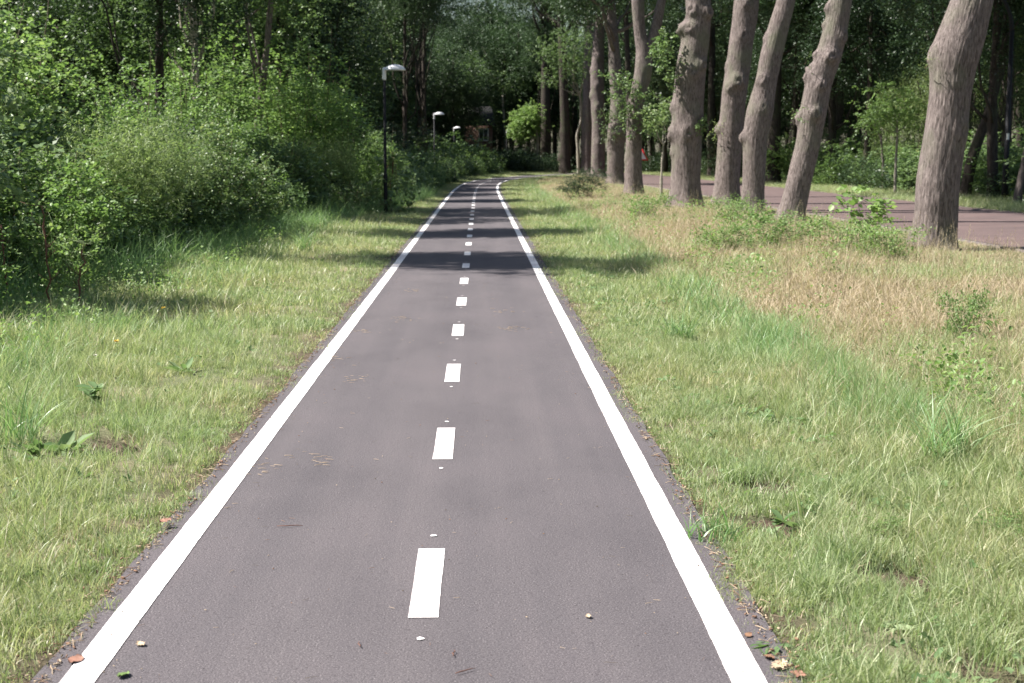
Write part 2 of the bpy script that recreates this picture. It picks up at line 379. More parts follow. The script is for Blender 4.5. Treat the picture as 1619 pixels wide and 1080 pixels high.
def blob_points(n, rad, g, hollow=.55, flat_bottom=-.6, lumps=7, lump_r=.5):
    """spray origins gathered in lumps inside an ellipsoid, so the outline is uneven and has gaps"""
    rad = np.asarray(rad, float)
    c = unit(g.normal(0, 1, (lumps * 4, 3))); c = c[c[:, 2] > flat_bottom][:lumps]
    c = c * g.uniform(.45, .82, (len(c), 1))
    c = np.concatenate([c, [[0, 0, 0.]]])
    k = g.integers(0, len(c), n); lr = g.uniform(.6, 1.2, len(c)) * lump_r
    d = unit(g.normal(0, 1, (n, 3))); q = g.random((n, 1)) ** (1 / 2.2)
    q = hollow + (1 - hollow) * q
    p = (c[k] + d * q * lr[k][:, None])
    return p * rad, unit(d * rad), c * rad

def crown_mesh(seed, rad, n_tw, nl, S, L=(.35, .8), wid=.62, lumps=14, lump_r=.42, droop=.3, six=False, fb=-.6, jitter=.4):
    g = np.random.default_rng(seed)
    p, d, c = blob_points(n_tw, rad, g, lumps=lumps, lump_r=lump_r, flat_bottom=fb)
    T = unit(d * np.array([1, 1, .6]) + g.normal(0, .45, p.shape) + np.array([0, 0, .12]))
    v, f, r = twigs(p, T, g.uniform(L[0], L[1], n_tw), nl, S, droop=droop, wid=wid, six=six, seed=seed, jitter=jitter)
    return v, f, r, c

def limb(a, b, r0, r1, mb, g, k=6, n=7, wob=.12):
    a = np.asarray(a, float); b = np.asarray(b, float); t = np.linspace(0, 1, n)[:, None]
    P = a + (b - a) * t; ln = np.linalg.norm(b - a)
    w = g.normal(0, wob * ln * .35, (n, 3)); w[0] = 0; w[-1] = 0
    w = (w + np.roll(w, 1, 0)) / 2; w[0] = 0
    P[:, 2] -= .08 * ln * np.sin(t[:, 0] * math.pi)
    mb.tube(P + w, np.linspace(r0, r1, n), k)

# ------------------------------------------------------------------ ground, path, road
bare_spots = [G(165, 703, 0) , G(1215, 826, 0), G(1405, 905, 0), G(1225, 768, 0), G(1590, 1065, 0), G(700 - 580, 1065, 0), G(1290, 690 , 0), G(560, 720 - 95, 0)]
bare_r = [.22, .19, .17, .17, .18, .14, .12, .12]
def bareness(x, y):
    b = np.zeros(np.broadcast(x, y).shape)
    for p, r in zip(bare_spots, bare_r):
        d = np.hypot(x - p.x, (y - p.y) * .8) / r
        b = np.maximum(b, 1 - sstep(.6, 1.3, d + (vnoise(x * 14, y * 14) - .5) * .8))
    return b
def grid_axis(parts): return np.unique(np.concatenate([np.arange(a, b, s) for a, b, s in parts]).round(4))
gx = grid_axis([(-400, -60, 40), (-60, -12, 4), (-12, -6, .5), (-6, 6, .12), (6, 17, .5), (17, 60, 4), (60, 401, 40)])
gy = grid_axis([(-60, 0, 10), (0, 18, .12), (18, 60, .5), (60, 160, 2), (160, 600, 40)])
X, Y = np.meshgrid(gx, gy)
Z = gz(X, Y) - .012 * (np.abs(X - pcx(Y)) < 1.5)
b = bareness(X, Y); Z = Z - .04 * b
edge = sstep(1.5, 1.25, np.abs(X - pcx(Y)))
nx, ny = len(gx), len(gy)
i = np.arange(ny - 1)[:, None] * nx; j = np.arange(nx - 1)[None]
gf = np.stack([i + j, i + j + 1, i + nx + j + 1, i + nx + j], -1).reshape(-1, 4)
ground = mk('ground', np.stack([X, Y, Z], -1).reshape(-1, 3), [gf], M['soil'], smooth=True, attrs={'bare': np.clip(np.maximum(b, edge * .8), 0, 1).ravel()})
tag(ground, kind='structure')

def strip(name, ys, off0, off1, z, mat, parent=None, fn=pcx, jit=0.0, x0=None):
    ys = np.asarray(ys, float); c = fn(ys); dx = np.gradient(c, ys)
    nrm = np.stack([np.ones_like(dx), -dx], -1); nrm /= np.linalg.norm(nrm, axis=1, keepdims=True)
    g = np.random.default_rng(len(ys))
    j0 = (vnoise(ys * 3.1, 1.5 + off0) - .5) * 2 * jit; j1 = (vnoise(ys * 2.7, 9.5 + off1) - .5) * 2 * jit
    if jit: j0 = j0 + (vnoise(ys * 31, 4.5 + off0) - .5) * min(jit, .003); j1 = j1 + (vnoise(ys * 31, 2.5 + off1) - .5) * min(jit, .003)
    a = np.stack([c + nrm[:, 0] * (off0 + j0), ys + nrm[:, 1] * (off0 + j0), np.full_like(ys, z)], -1)
    b_ = np.stack([c + nrm[:, 0] * (off1 + j1), ys + nrm[:, 1] * (off1 + j1), np.full_like(ys, z)], -1)
    n = len(ys); f = np.stack([np.arange(n - 1), np.arange(n - 1) + n, np.arange(1, n) + n, np.arange(1, n)], -1)
    return mk(name, np.concatenate([a, b_]), [f], mat, parent)
PW = 1.13
ysp = np.concatenate([np.arange(-4, 3.5, .1), np.arange(3.5, 12, .025), np.arange(12, 20, .1), np.arange(20, 136, .5)])
path = strip('cycle_path', ysp, -1.18, 1.19, .0, M['asphalt'], jit=.02); tag(path, kind='structure')
cLi, cRi = -.983, .970
line_l = strip('edge_line', ysp, cLi - .107, cLi, .003, M['paint'], jit=.003); tag(line_l, 'white edge line along the left side of the cycle path', kind='structure')
line_r = strip('edge_line', ysp, cRi, cRi + .107, .003, M['paint'], jit=.003); tag(line_r, 'white edge line along the right side of the cycle path', kind='structure')

dash0 = .5 * (G(670, 978, 0).y + G(682, 868, 0).y); pitch = 2.62
def road_mark(name, y, dy, kind):
    if kind == 'dash':
        ys_ = np.linspace(y - .44, y + .44, 36); o = strip(name, ys_, -.053, .053, .003, M['paint'], jit=.002)
    else:
        g = np.random.default_rng(int(y * 100)); k = 14; th = np.arange(k) * 2 * math.pi / k
        rr = .0125 * g.uniform(.7, 1.25, k); c = pcx(y)
        v = np.stack([c + rr * np.cos(th), y + rr * 1.2 * np.sin(th), np.full(k, .004)], -1)
        o = mk(name, v, [np.arange(k)[None]], M['paint'])
    tag(o, kind='structure'); return o
for k in range(-1, 37):
    y = dash0 + pitch * k
    road_mark('centre_dash', y, 0, 'dash')
    if k < 14:
        road_mark('paint_dot', y - .66, 0, 'dot'); road_mark('paint_dot', y + .64, 0, 'dot')

_ry = np.array([-30, 0, 95, 115, 135, 160, 200.]); _rx = np.array([12.1, 12.1, 12.1, 11.8, 11.0, 9.8, 8.0])
_rys = np.arange(-30, 200.1, 1.0); _rsm = np.interp(_rys, _ry, _rx)
for _ in range(40): _rsm[1:-1] = (_rsm[:-2] + 2 * _rsm[1:-1] + _rsm[2:]) / 4
def rcx(y): return np.interp(y, _rys, _rsm)
road = strip('brick_road', np.arange(-20, 200, 1.0), -2.95, 2.95, .045, M['road'], fn=rcx, jit=.04); tag(road, kind='structure')
for s in (-1, 1):
    ys_ = np.arange(-20, 200, 1.0); c = rcx(ys_) + s * 3.02
    mb = MB()
    v = []
    for yy, cc in zip(ys_, c): v += [(cc - .06, yy, -.1), (cc - .06, yy, .05), (cc + .06, yy, .05), (cc + .06, yy, -.1)]
    n = len(ys_); f = []
    for a in range(n - 1):
        for q in range(3): f.append((a*4+q, a*4+q+1, a*4+4+q+1, a*4+4+q))
    mb.add(v, f4=f); o = mb.build('road_kerb', M['kerb']); tag(o, kind='structure')

# ------------------------------------------------------------------ grass
def tuft(name, seed, n, h, w, spread, lean, mat, seg=3, head=0.0, curl=.5):
    g = np.random.default_rng(seed); V = []; Fq = []; Ft = []; Rr = []; c = 0
    for i in range(n):
        a = g.uniform(0, 2 * math.pi); rr = spread * math.sqrt(g.random())
        b0 = np.array([rr * math.cos(a), rr * math.sin(a), -.01])
        az = g.uniform(0, 2 * math.pi); L = h * g.uniform(.45, 1.15); ln = lean * g.uniform(.2, 1.3)
        d = np.array([math.cos(az), math.sin(az), 0]); sd = np.array([-d[1], d[0], 0]) 
        sd = sd * math.cos(g.uniform(0, 3)) + d * math.sin(g.uniform(0, 3)); sd /= np.linalg.norm(sd) + 1e-6
        ww = w * g.uniform(.6, 1.3); r0 = g.random()
        for k in range(seg + 1):
            t = k / seg; ang = ln * (.25 + t * (1 + curl))
            p = b0 + np.array([0, 0, 1]) * L * t * math.cos(ang * .6) + d * L * t * math.sin(ang * .75)
            hw = ww * .5 * (1 - t ** 1.6)
            if k < seg: V += [p - sd * hw, p + sd * hw]; Rr += [r0, r0]
            else: V.append(p); Rr.append(r0)
        for k in range(seg - 1): Fq.append((c + 2*k, c + 2*k + 1, c + 2*k + 3, c + 2*k + 2))
        Ft.append((c + 2*seg - 2, c + 2*seg - 1, c + 2*seg))
        c += 2 * seg + 1
        if head > 0 and g.random() < head:      # seed head: little spikelets near the tip
            for q in range(7):
                pp = V[c - 1] - np.array([0, 0, 1]) * q * .016 - d * q * .004
                s = g.normal(0, 1, 3); s /= np.linalg.norm(s)
                V += [pp, pp + s * .007, pp + np.array([0, 0, .014]) + s * .008]; Rr += [r0] * 3; Ft.append((c, c + 1, c + 2)); c += 3
    fl = [np.array(Ft)]
    if Fq: fl.insert(0, np.array(Fq))
    return mk(name, np.array(V), fl, mat, rnd=Rr, link=False)

def rosette(name, seed, n, L, w, mat, rise=.5, stem=0.0, spread=.0):
    g = np.random.default_rng(seed); C = []; D = []; Nn = []; S = []
    for i in range(n):
        a = g.uniform(0, 2 * math.pi); e = g.uniform(.1, 1) * rise
        d = np.array([math.cos(a), math.sin(a), e]); C.append([g.normal(0, spread), g.normal(0, spread), g.uniform(0, stem)]); D.append(d)
        Nn.append(np.array([-math.cos(a) * e, -math.sin(a) * e, 1]) + g.normal(0, .2, 3)); S.append(L * g.uniform(.6, 1.2))
    v, f, r = leaves(np.array(C), np.array(D), np.array(Nn), np.array(S), w, .1, True)
    return mk(name, v, [f], mat, rnd=r, link=False)

def scatter(name, srcs, P, rot, scl, idx, label, cat=None):
    """one object of scattered stuff: instances of a few small source meshes on points"""
    c = bpy.data.collections.new(name + '_sources')
    for k, s in enumerate(srcs): s.name = f'{name}_source_{k:02d}'; c.objects.link(s)
    me = bpy.data.meshes.new(name); me.vertices.add(len(P)); me.vertices.foreach_set('co', np.asarray(P, np.float32).ravel())
    a = me.attributes.new('rot', 'FLOAT_VECTOR', 'POINT'); a.data.foreach_set('vector', np.asarray(rot, np.float32).ravel())
    a = me.attributes.new('scl', 'FLOAT_VECTOR', 'POINT'); a.data.foreach_set('vector', np.asarray(scl, np.float32).ravel())
    a = me.attributes.new('idx', 'INT', 'POINT'); a.data.foreach_set('value', np.asarray(idx, np.int32))
    o = bpy.data.objects.new(name, me); COL.objects.link(o)
    ng = bpy.data.node_groups.new(name + '_nodes', 'GeometryNodeTree')
    ng.interface.new_socket('Geometry', in_out='INPUT', socket_type='NodeSocketGeometry')
    ng.interface.new_socket('Geometry', in_out='OUTPUT', socket_type='NodeSocketGeometry')
    gi = ng.nodes.new('NodeGroupInput'); go = ng.nodes.new('NodeGroupOutput')
    ci = ng.nodes.new('GeometryNodeCollectionInfo'); ci.inputs['Collection'].default_value = c
    ci.inputs['Separate Children'].default_value = True; ci.inputs['Reset Children'].default_value = True
    ip = ng.nodes.new('GeometryNodeInstanceOnPoints'); ip.inputs['Pick Instance'].default_value = True
    def att(nm, t):
        n = ng.nodes.new('GeometryNodeInputNamedAttribute'); n.data_type = t; n.inputs['Name'].default_value = nm
        return [s for s in n.outputs if s.enabled and s.name == 'Attribute'][0]
    L = ng.links
    L.new(gi.outputs[0], ip.inputs['Points']); L.new(ci.outputs[0], ip.inputs['Instance'])
    L.new(att('idx', 'INT'), ip.inputs['Instance Index']); L.new(att('scl', 'FLOAT_VECTOR'), ip.inputs['Scale'])
    e2r = ng.nodes.new('FunctionNodeEulerToRotation'); L.new(att('rot', 'FLOAT_VECTOR'), e2r.inputs[0]); L.new(e2r.outputs[0], ip.inputs['Rotation'])
    L.new(ip.outputs[0], go.inputs[0])
    md = o.modifiers.new('scatter', 'NODES'); md.node_group = ng
    tag(o, label, cat, kind='stuff'); return o

def sample_y(n, y0, y1, p, g):
    """y with density ~ y**-p"""
    u = g.random(n); q = 1 - p
    if abs(q) < 1e-6: return y0 * (y1 / y0) ** u
    return (y0**q + u * (y1**q - y0**q)) ** (1 / q)
def left_front(y): return np.interp(y, [0, 10, 15.5, 20.8, 29, 43, 60, 84, 95, 100, 108, 118, 126], [-5.9, -5.6, -5.4, -4.7, -4.4, -3.2, -2.4, -1.6, -1.5, -1.4, -.8, .6, 2.2])
def in_view(x, y, m=.4):
    k = x / np.maximum(y, .1)
    return (k < .40 + m / np.maximum(y, 1)) & (k > -.36 - m / np.maximum(y, 1))

class Blades:
    """gathers single grass blades, grown in tufts, into one mesh"""
    def __init__(s): s.V = {}; 
    def grow(s, x, y, hs, ws, n, h, w, spread, lean, seg, curl, mi, g, head=None):
        m = len(x)
        if m == 0: return
        T = np.repeat(np.arange(m), n); k = len(T)
        a = g.uniform(0, 6.283, k); rr = spread * np.sqrt(g.random(k)) * ws[T]
        bx = x[T] + rr * np.cos(a); by = y[T] + rr * np.sin(a)
        b0 = np.stack([bx, by, gz(bx, by) - .012], -1)
        taz = g.uniform(0, 6.283, m); tln = g.uniform(.6, 1.3, m); tr = g.random(m)
        az = taz[T] + g.normal(0, 1.5, k); L = h * hs[T] * g.uniform(.4, 1.15, k); ln = lean * g.uniform(.15, 1.3, k) * tln[T]
        d = np.stack([np.cos(az), np.sin(az), 0 * az], -1); f = g.uniform(0, 3.14, k)
        sd = np.stack([np.cos(az + f), np.sin(az + f), 0 * az], -1); ww = w * g.uniform(.6, 1.3, k) * np.sqrt(ws[T])
        r0 = np.clip(tr[T] * .45 + g.random(k) * .55, 0, 1); v = []
        for q in range(seg + 1):
            t = q / seg; ang = ln * (.25 + t * (1 + curl)); hw = (ww * .5 * (1 - t ** 1.6))[:, None]
            p = b0 + np.array([0, 0, 1.]) * (L * t * np.cos(ang * .6))[:, None] + d * (L * t * np.sin(ang * .75))[:, None]
            if q < seg: v += [p - sd * hw, p + sd * hw]
            else: v.append(p)
        s.V.setdefault((seg, mi), []).append((np.stack(v, 1), r0))
        if head is not None:
            tip = v[-1]; c = g.random(k) < head; tip = tip[c]; r1 = r0[c]; V = []
            for q in range(9):
                e = unit(g.normal(0, 1, tip.shape)); pp = tip - np.array([0, 0, .014]) * q
                V += [np.stack([pp, pp + e * .008, pp + e * .009 + np.array([0, 0, .016])], 1)]
            s.V.setdefault((0, mi), []).append((np.concatenate(V), np.tile(r1, 9)))
    def build(s, name, mats, label, cat):
        VV = []; RR = []; quads = []; tris = []; mq = []; mt = []; off = 0
        for (seg, mi), lst in s.V.items():
            v = np.concatenate([a for a, b in lst]).astype(np.float32); r = np.concatenate([b for a, b in lst]); k = len(v); pv = v.shape[1]
            b = off + np.arange(k, dtype=np.int64)[:, None] * pv
            for q in range(max(seg - 1, 0)): quads.append(b + np.array([2*q, 2*q+1, 2*q+3, 2*q+2])[None]); mq.append(np.full(k, mi))
            t = [2*seg-2, 2*seg-1, 2*seg] if seg else [0, 1, 2]
            tris.append(b + np.array(t)[None]); mt.append(np.full(k, mi))
            VV.append(v.reshape(-1, 3)); RR.append(np.repeat(r, pv)); off += k * pv
        fl = [np.concatenate(tris)]; mm = [np.concatenate(mt)]
        if quads: fl.insert(0, np.concatenate(quads)); mm.insert(0, np.concatenate(mq))
        o = mk(name, np.concatenate(VV), fl, mats, rnd=np.concatenate(RR)); o.data.polygons.foreach_set('material_index', np.concatenate(mm).astype(np.int32))
        print(name, sum(map(len, fl)), 'faces'); return tag(o, label, cat, kind='stuff')
    def grow_types(s, P, hs, ws, ix, types, g):
        far = P[:, 1] > 13
        for q, tp in enumerate(types):
            for fr in (False, True):
                k = (ix == q) & (far == fr)
                n = tp['n'] if not fr else max(5, int(tp['n'] * .55)); w = tp['w'] * (1 if not fr else 1.5); seg = tp['seg'] if not fr else min(tp['seg'], 3)
                s.grow(P[k, 0], P[k, 1], hs[k], ws[k], n, tp['h'], w, tp['spread'], tp['lean'], seg, tp['curl'], tp['m'], g, tp.get('head'))
g = np.random.default_rng(21)
# sources: 0-5 short, 6-9 medium, 10-13 tall lush, 14.. far wide
GT = [dict(n=18, h=.085, w=.0042, spread=.06, lean=.75, seg=2, curl=.5, m=0), dict(n=14, h=.17, w=.0052, spread=.07, lean=.8, seg=3, curl=.5, m=0),
      dict(n=16, h=.34, w=.0068, spread=.08, lean=.9, seg=4, curl=.8, m=1), dict(n=12, h=.075, w=.0035, spread=.07, lean=1.5, seg=2, curl=.6, m=2)]
P = []; RT = []; SC = []; IX = []
def add_pts(x, y, hs, ws, idx, tilt=.25):
    n = len(x); P.append(np.stack([x, y, gz(x, y) - .004], -1))
    RT.append(np.stack([g.normal(0, tilt, n), g.normal(0, tilt, n), g.uniform(0, 6.28, n)], -1))
    SC.append(np.stack([ws, ws, hs], -1)); IX.append(idx)
def lawn(n, y0, y1, p):
    y = sample_y(n, y0, y1, p, g)
    side = g.random(n) < .5
    wr = 2.0; lf = left_front(y)
    u = g.random(n)
    x = np.where(side, pcx(y) + PW - .12 + u * wr, pcx(y) - PW + .12 + (lf - .6 - pcx(y) + PW) * u)
    k = in_view(x, y); x, y = x[k], y[k]
    d = np.abs(x - pcx(y)) - PW
    ragged = -.10 - .02 * (x > 0) + .26 * fbm(x * 0 + y * 1.5, np.sign(x) * 5.0) ** 1.3 + .08 * vnoise(y * 7, np.sign(x) * 3.0)
    keep = (d > ragged - .05 * g.random(len(x))) & (g.random(len(x)) > bareness(x, y) * 1.15)
    thin = fbm(x * 1.7 + 30, y * 1.7); keep &= ~((thin < .42) & (g.random(len(x)) < .7)); th2 = fbm(x * 5 + 3, y * 5); keep &= ~((th2 < .38) & (g.random(len(x)) < .75) & (y < 20))
    x, y, d, thin_k = x[keep], y[keep], d[keep], thin[keep]
    hn = fbm(x * .9 + 11, y * .9); fine = fbm(x * 4 + 5, y * 4)
    # taller towards the shrubs on the left and the swale on the right
    tall = np.where(x < 0, sstep(.9, 3.0, d) * (.6 + .8 * hn), sstep(.8, 1.9, d) * (.5 + .8 * hn) * (.25 + .75 * sstep(6.5, 10.5, y)))
    hs = (.45 + .75 * sstep(0, .6, d)) * (.55 + .9 * fine) * (.7 + .7 * hn) + tall * .55
    near = np.clip(y / 9, 1, 3.2); ws = g.uniform(.8, 1.3, len(x)) * near
    hs = hs * np.where(x > 0, .8, .92)
    r = g.random(len(x)); n_ = len(x)
    idx = np.where(r < tall * .5 + .08, 1, 0)
    q = g.random(n_); lush = (q < (tall - .35) * .55 * sstep(.42, .58, hn + .1)) 
    idx = np.where(lush, 2, idx); hs = np.where(lush, g.uniform(.4, .85, n_), hs)
    dead = ~lush & (g.random(n_) < .10 + .25 * sstep(.52, .7, thin_k)); idx = np.where(dead, 3, idx)
    add_pts(x, y, hs, ws, idx)
lawn(75000, 3.6, 14, 1.0)
lawn(70000, 14, 125, 1.25)
# grassy strips beyond: left of the bend, and across the road
n = 26000; y = sample_y(n, 30, 190, .8, g); x = rcx(y) + 2.95 + g.random(n) ** 1.3 * 9
add_pts(x, y, g.uniform(.8, 2.0, n), g.uniform(2.2, 4, n), np.full(n, 1))
n = 14000; y = g.uniform(95, 160, n); x = pcx(np.minimum(y, 149)) - 1.2 - g.random(n) * 16; 
add_pts(x, y, g.uniform(.8, 1.8, n), g.uniform(3, 5, n), np.full(n, 1))
def grow_all(name, types, mats, label, cat):
    bl = Blades(); S_ = np.concatenate(SC); bl.grow_types(np.concatenate(P), S_[:, 2], S_[:, 0], np.concatenate(IX), types, g); return bl.build(name, mats, label, cat)
grow_all('grass', GT, [M['grass'], M['lush'], M['dry']], 'green grass of the verges on both sides of the cycle path', 'grass')

# dry grass on the bank between the verge and the brick road
P = []; RT = []; SC = []; IX = []
DT = [dict(n=14, h=.22, w=.0042, spread=.10, lean=1.5, seg=3, curl=1.0, m=0), dict(n=12, h=.2, w=.005, spread=.10, lean=1.1, seg=3, curl=.5, m=1),
      dict(n=5, h=.62, w=.0032, spread=.1, lean=.5, seg=4, curl=.5, m=0, head=.8)]
def bank(n, y0, y1, p):
    y = sample_y(n, y0, y1, p, g); x = pcx(np.minimum(y, 95)) + 2.4 + g.random(n) * 6.8
    k = in_view(x, y) & (x < rcx(y) - 3.1); x, y = x[k], y[k]; u = x - pcx(y)
    e = sstep(2.55, 3.1, u + (fbm(x * 1.1, y * 1.1) - .5) * 1.4)
    k = g.random(len(x)) < e; x, y, u = x[k], y[k], u[k]
    n = len(x); dryness = fbm(x * .8 + 3, y * .45 + 9); r = g.random(n)
    dry = r < np.clip((dryness - .20) * 2.9 * (1 - .35 * sstep(6.2, 8, u)), .12, .95)
    idx = np.where(dry, 0, 1)
    st = g.random(n) < .035; idx = np.where(st, 2, idx)
    near = np.clip(y / 10, 1, 3)
    add_pts(x, y, g.uniform(.55, 1.25, n) * np.where(st, .9, 1) * (1 - .6 * sstep(6.8, 8.3, u)), g.uniform(.8, 1.4, n) * np.where(st, 1, near), idx, .3)
bank(42000, 7.5, 30, .9)
bank(22000, 30, 120, 1.2)
grow_all('dry_grass', DT, [M['dry'], M['grass']], 'straw coloured dry grass on the bank below the oak trunks', 'dry grass')

# low broad-leaved weeds sprinkled through the verges
P = []; RT = []; SC = []; IX = []
srcs = [rosette('w', 300 + k, 9, .034, .75, M['weed'], rise=.8, stem=.05, spread=.03) for k in range(4)]
srcs += [rosette('w', 310 + k, 8, .065, .36, M['weed'], rise=1.0) for k in range(3)]
srcs += [rosette('w', 320 + k, 20, .042, .6, M['leaf_bright'], rise=1.0, stem=.3, spread=.07) for k in range(3)]
n = 7500; y = sample_y(n, 3.8, 60, 1.0, g); sd = g.random(n) < .5
x = np.where(sd, 1.1 + g.random(n) * 2.3, -1.5 + (left_front(y) + 1.2) * np.sqrt(g.random(n)))
k = in_view(x, y) & (fbm(x * 1.2 + 50, y * 1.2 + 9) > .5) & (np.abs(x + .2) > 1.45) & ~((x > 0) & (y < 8) & (g.random(n) < .75)); x, y = x[k], y[k]; n = len(x)
ix = g.integers(0, 7, n); ix = np.where((np.abs(x + .2) > 3.2) & (g.random(n) < .5), g.integers(7, 10, n), ix)
add_pts(x, y, g.uniform(.7, 1.3, n), g.uniform(.7, 1.3, n), ix, .25)
n = 420; y = g.uniform(9, 60, n); x = 3.2 + g.random(n) * 4.5; k = in_view(x, y) & (fbm(x * .7 + 5, y * .35 + 19) > .5)
x, y = x[k], y[k]; n = len(x); add_pts(x, y, g.uniform(.8, 1.6, n), g.uniform(.9, 1.6, n), g.integers(7, 10, n), .25)
scatter('weeds', srcs, np.concatenate(P), np.concatenate(RT), np.concatenate(SC), np.concatenate(IX), 'low broad-leaved weeds growing through the verge grass', 'weeds')

# tiny crumbs, needles and grit lying on the asphalt
P = []; RT = []; SC = []; IX = []
def crumb(seed, L, w, mat):
    gg = np.random.default_rng(seed); mb = MB(); t = np.linspace(0, 1, 5)[:, None]
    p = np.array([[-L/2, 0, .002]]) + t * np.array([[L, 0, 0]]) + gg.normal(0, L * .05, (5, 3)) * np.array([1, 1, .15]); p[:, 2] = np.abs(p[:, 2]) + .001
    mb.tube(p, [w * .6, w, w * .9, w * .8, w * .4], 4); return mb.build('c', mat, link=False)
srcs = [crumb(1, .045, .0012, M['leaf_brown']), crumb(2, .06, .001, M['stem']), crumb(3, .012, .003, M['leaf_tan']), crumb(4, .010, .003, M['stem']),
        crumb(5, .014, .0035, M['leaf_brown']), crumb(6, .05, .0015, M['leaf_tan'])]
n = 1500; y = sample_y(n, 3.8, 30, 1.2, g); x = -.2 + g.uniform(-1.15, 1.15, n); k = g.random(n) < .35 + .65 * sstep(.6, 1.1, np.abs(x + .2))
x, y = x[k], y[k]; n = len(x); sz = g.uniform(.25, .8, n)
P.append(np.stack([x, y, np.full(n, .0045)], -1)); RT.append(np.stack([0*x, 0*x, g.uniform(0, 6.28, n)], -1)); SC.append(np.stack([sz]*3, -1)); IX.append(g.integers(0, 6, n))
# needle drifts along both asphalt edges
n = 2600; y = sample_y(n, 3.8, 26, 1.0, g); s_ = np.where(g.random(n) < .5, -1, 1); x = -.2 + s_ * (1.13 + np.abs(g.normal(0, .06, n))); sz = g.uniform(.5, 1.4, n)
P.append(np.stack([x, y, np.full(n, .003)], -1)); RT.append(np.stack([0*x, g.normal(0,.3,n), g.uniform(0, 6.28, n)], -1)); SC.append(np.stack([sz]*3, -1)); IX.append(g.integers(0, 6, n))
# dead blade drifts seen on the asphalt further up
for (px, py, c) in ((640, 505, 22), (810, 520, 26), (650, 460, 14), (800, 492, 12), (500, 728, 16), (415, 740, 16), (560, 600, 14), (570, 525, 18), (525, 568, 18)):
    q = G(px, py, 0); x = q.x + g.normal(0, .07, c); y = q.y + g.normal(0, .12, c)
    P.append(np.stack([x, y, np.full(c, .005)], -1)); RT.append(np.stack([0*x, 0*x, g.normal(0, .5, c)], -1)); SC.append(np.stack([g.uniform(.5, 1.1, c)]*3, -1)); IX.append(np.full(c, 5))
scatter('litter', srcs, np.concatenate(P), np.concatenate(RT), np.concatenate(SC), np.concatenate(IX), 'dry needles, twigs and crumbs lying on the asphalt', 'litter')

# ------------------------------------------------------------------ oak row: trunks from their silhouettes
def interp_path(pts, n):
    pts = np.asarray(pts, float); t = np.concatenate([[0], np.cumsum(np.linalg.norm(np.diff(pts[:, :3], axis=0), axis=1))])
    s = np.linspace(0, t[-1], n); out = np.stack([np.interp(s, t, pts[:, k]) for k in range(pts.shape[1])], -1)
    w = max(1, n // 40)
    for _ in range(w * 3): out[1:-1] = (out[:-2] + 2 * out[1:-1] + out[2:]) / 4
    return out
def trunk_mesh(pts, seed, base, burls=(), top=9.0, k=56, n=150, furrow=.012, flare=.5, limbs=6, crown_c=None, mat=None, name='trunk', parent=None, fork=None):
    """pts: (x,y,z,radius) in world; base: world origin"""
    gg = np.random.default_rng(seed); pts = [np.array(p, float) for p in pts]
    last = pts[-1]; d = last[:3] - pts[-2][:3]; d = d / np.linalg.norm(d); d = d * .35 + np.array([0, 0, .8])
    z = last[2]; cur = last.copy()
    while cur[2] < top:
        cur = cur.copy(); cur[:3] += d * 1.2; cur[0] += gg.normal(0, .08); cur[1] += gg.normal(0, .1); cur[3] *= .93; pts.append(cur)
    Q = interp_path(pts, n); Q[:, :3] -= np.array(base)
    r = Q[:, 3]; hz = Q[:, 2]
    r = r * (1 + flare * np.exp(-np.clip(hz + .05, 0, 9) / .22))
    A, B = frames(Q[:, :3]); th = np.arange(k) * 2 * math.pi / k
    ct, st = np.cos(th)[None], np.sin(th)[None]
    zz = hz[:, None] + 0 * ct
    wob = (vnoise(ct * 1.6 + seed, st * 1.6 + 5, zz * 1.4) - .5) * .07 * r[:, None]
    fur = (vnoise(ct * r[:, None] * 40 + 9, st * r[:, None] * 40 + 3, zz * 2.4 + seed) - .5) * 2 + (vnoise(ct * r[:, None] * 55, st * r[:, None] * 55, zz * 9) - .5)
    disp = wob + fur * furrow + .12 * r[:, None] * np.cos(5 * th + seed)[None] * np.exp(-np.clip(zz, 0, 9) / .25)
    for (bz, ba, bs, bh) in burls:   # height, angle, size, protrusion
        da = (th[None] - ba + math.pi) % (2 * math.pi) - math.pi
        dist2 = ((zz - bz) / bs) ** 2 + (da * r[:, None] / bs) ** 2
        core = ((zz - bz - .1 * bs) / (bs * .33)) ** 2 + (da * r[:, None] / (bs * .33)) ** 2
        disp = disp + bh * np.exp(-dist2 * 1.3) * (1 + .5 * (vnoise(ct * 9, st * 9, zz * 14) - .5)) - bh * .75 * np.exp(-core)
    mb = MB(); mb.tube(Q[:, :3], r, k, disp=disp)
    if fork:
        for fp in fork:
            q = interp_path(fp, 40); q[:, :3] -= np.array(base); a2 = np.zeros((40, 16))
            mb.tube(q[:, :3], q[:, 3], 16, disp=(vnoise(np.cos(np.arange(16)*.39)[None]*2, q[:, 2][:, None]*2, 3.0)-.5)*.2*q[:, 3][:, None])
    tip = Q[-1, :3]
    if crown_c is not None:
        for c in crown_c[:limbs]:
            s = Q[int(n * gg.uniform(.72, .98))]
            limb(s[:3], tip + np.array(c) + np.array([0, 0, 0]), s[3] * .5, .03, mb, gg)
    return mb.build(name, mat or M['bark_oak'], parent, smooth=True), tip

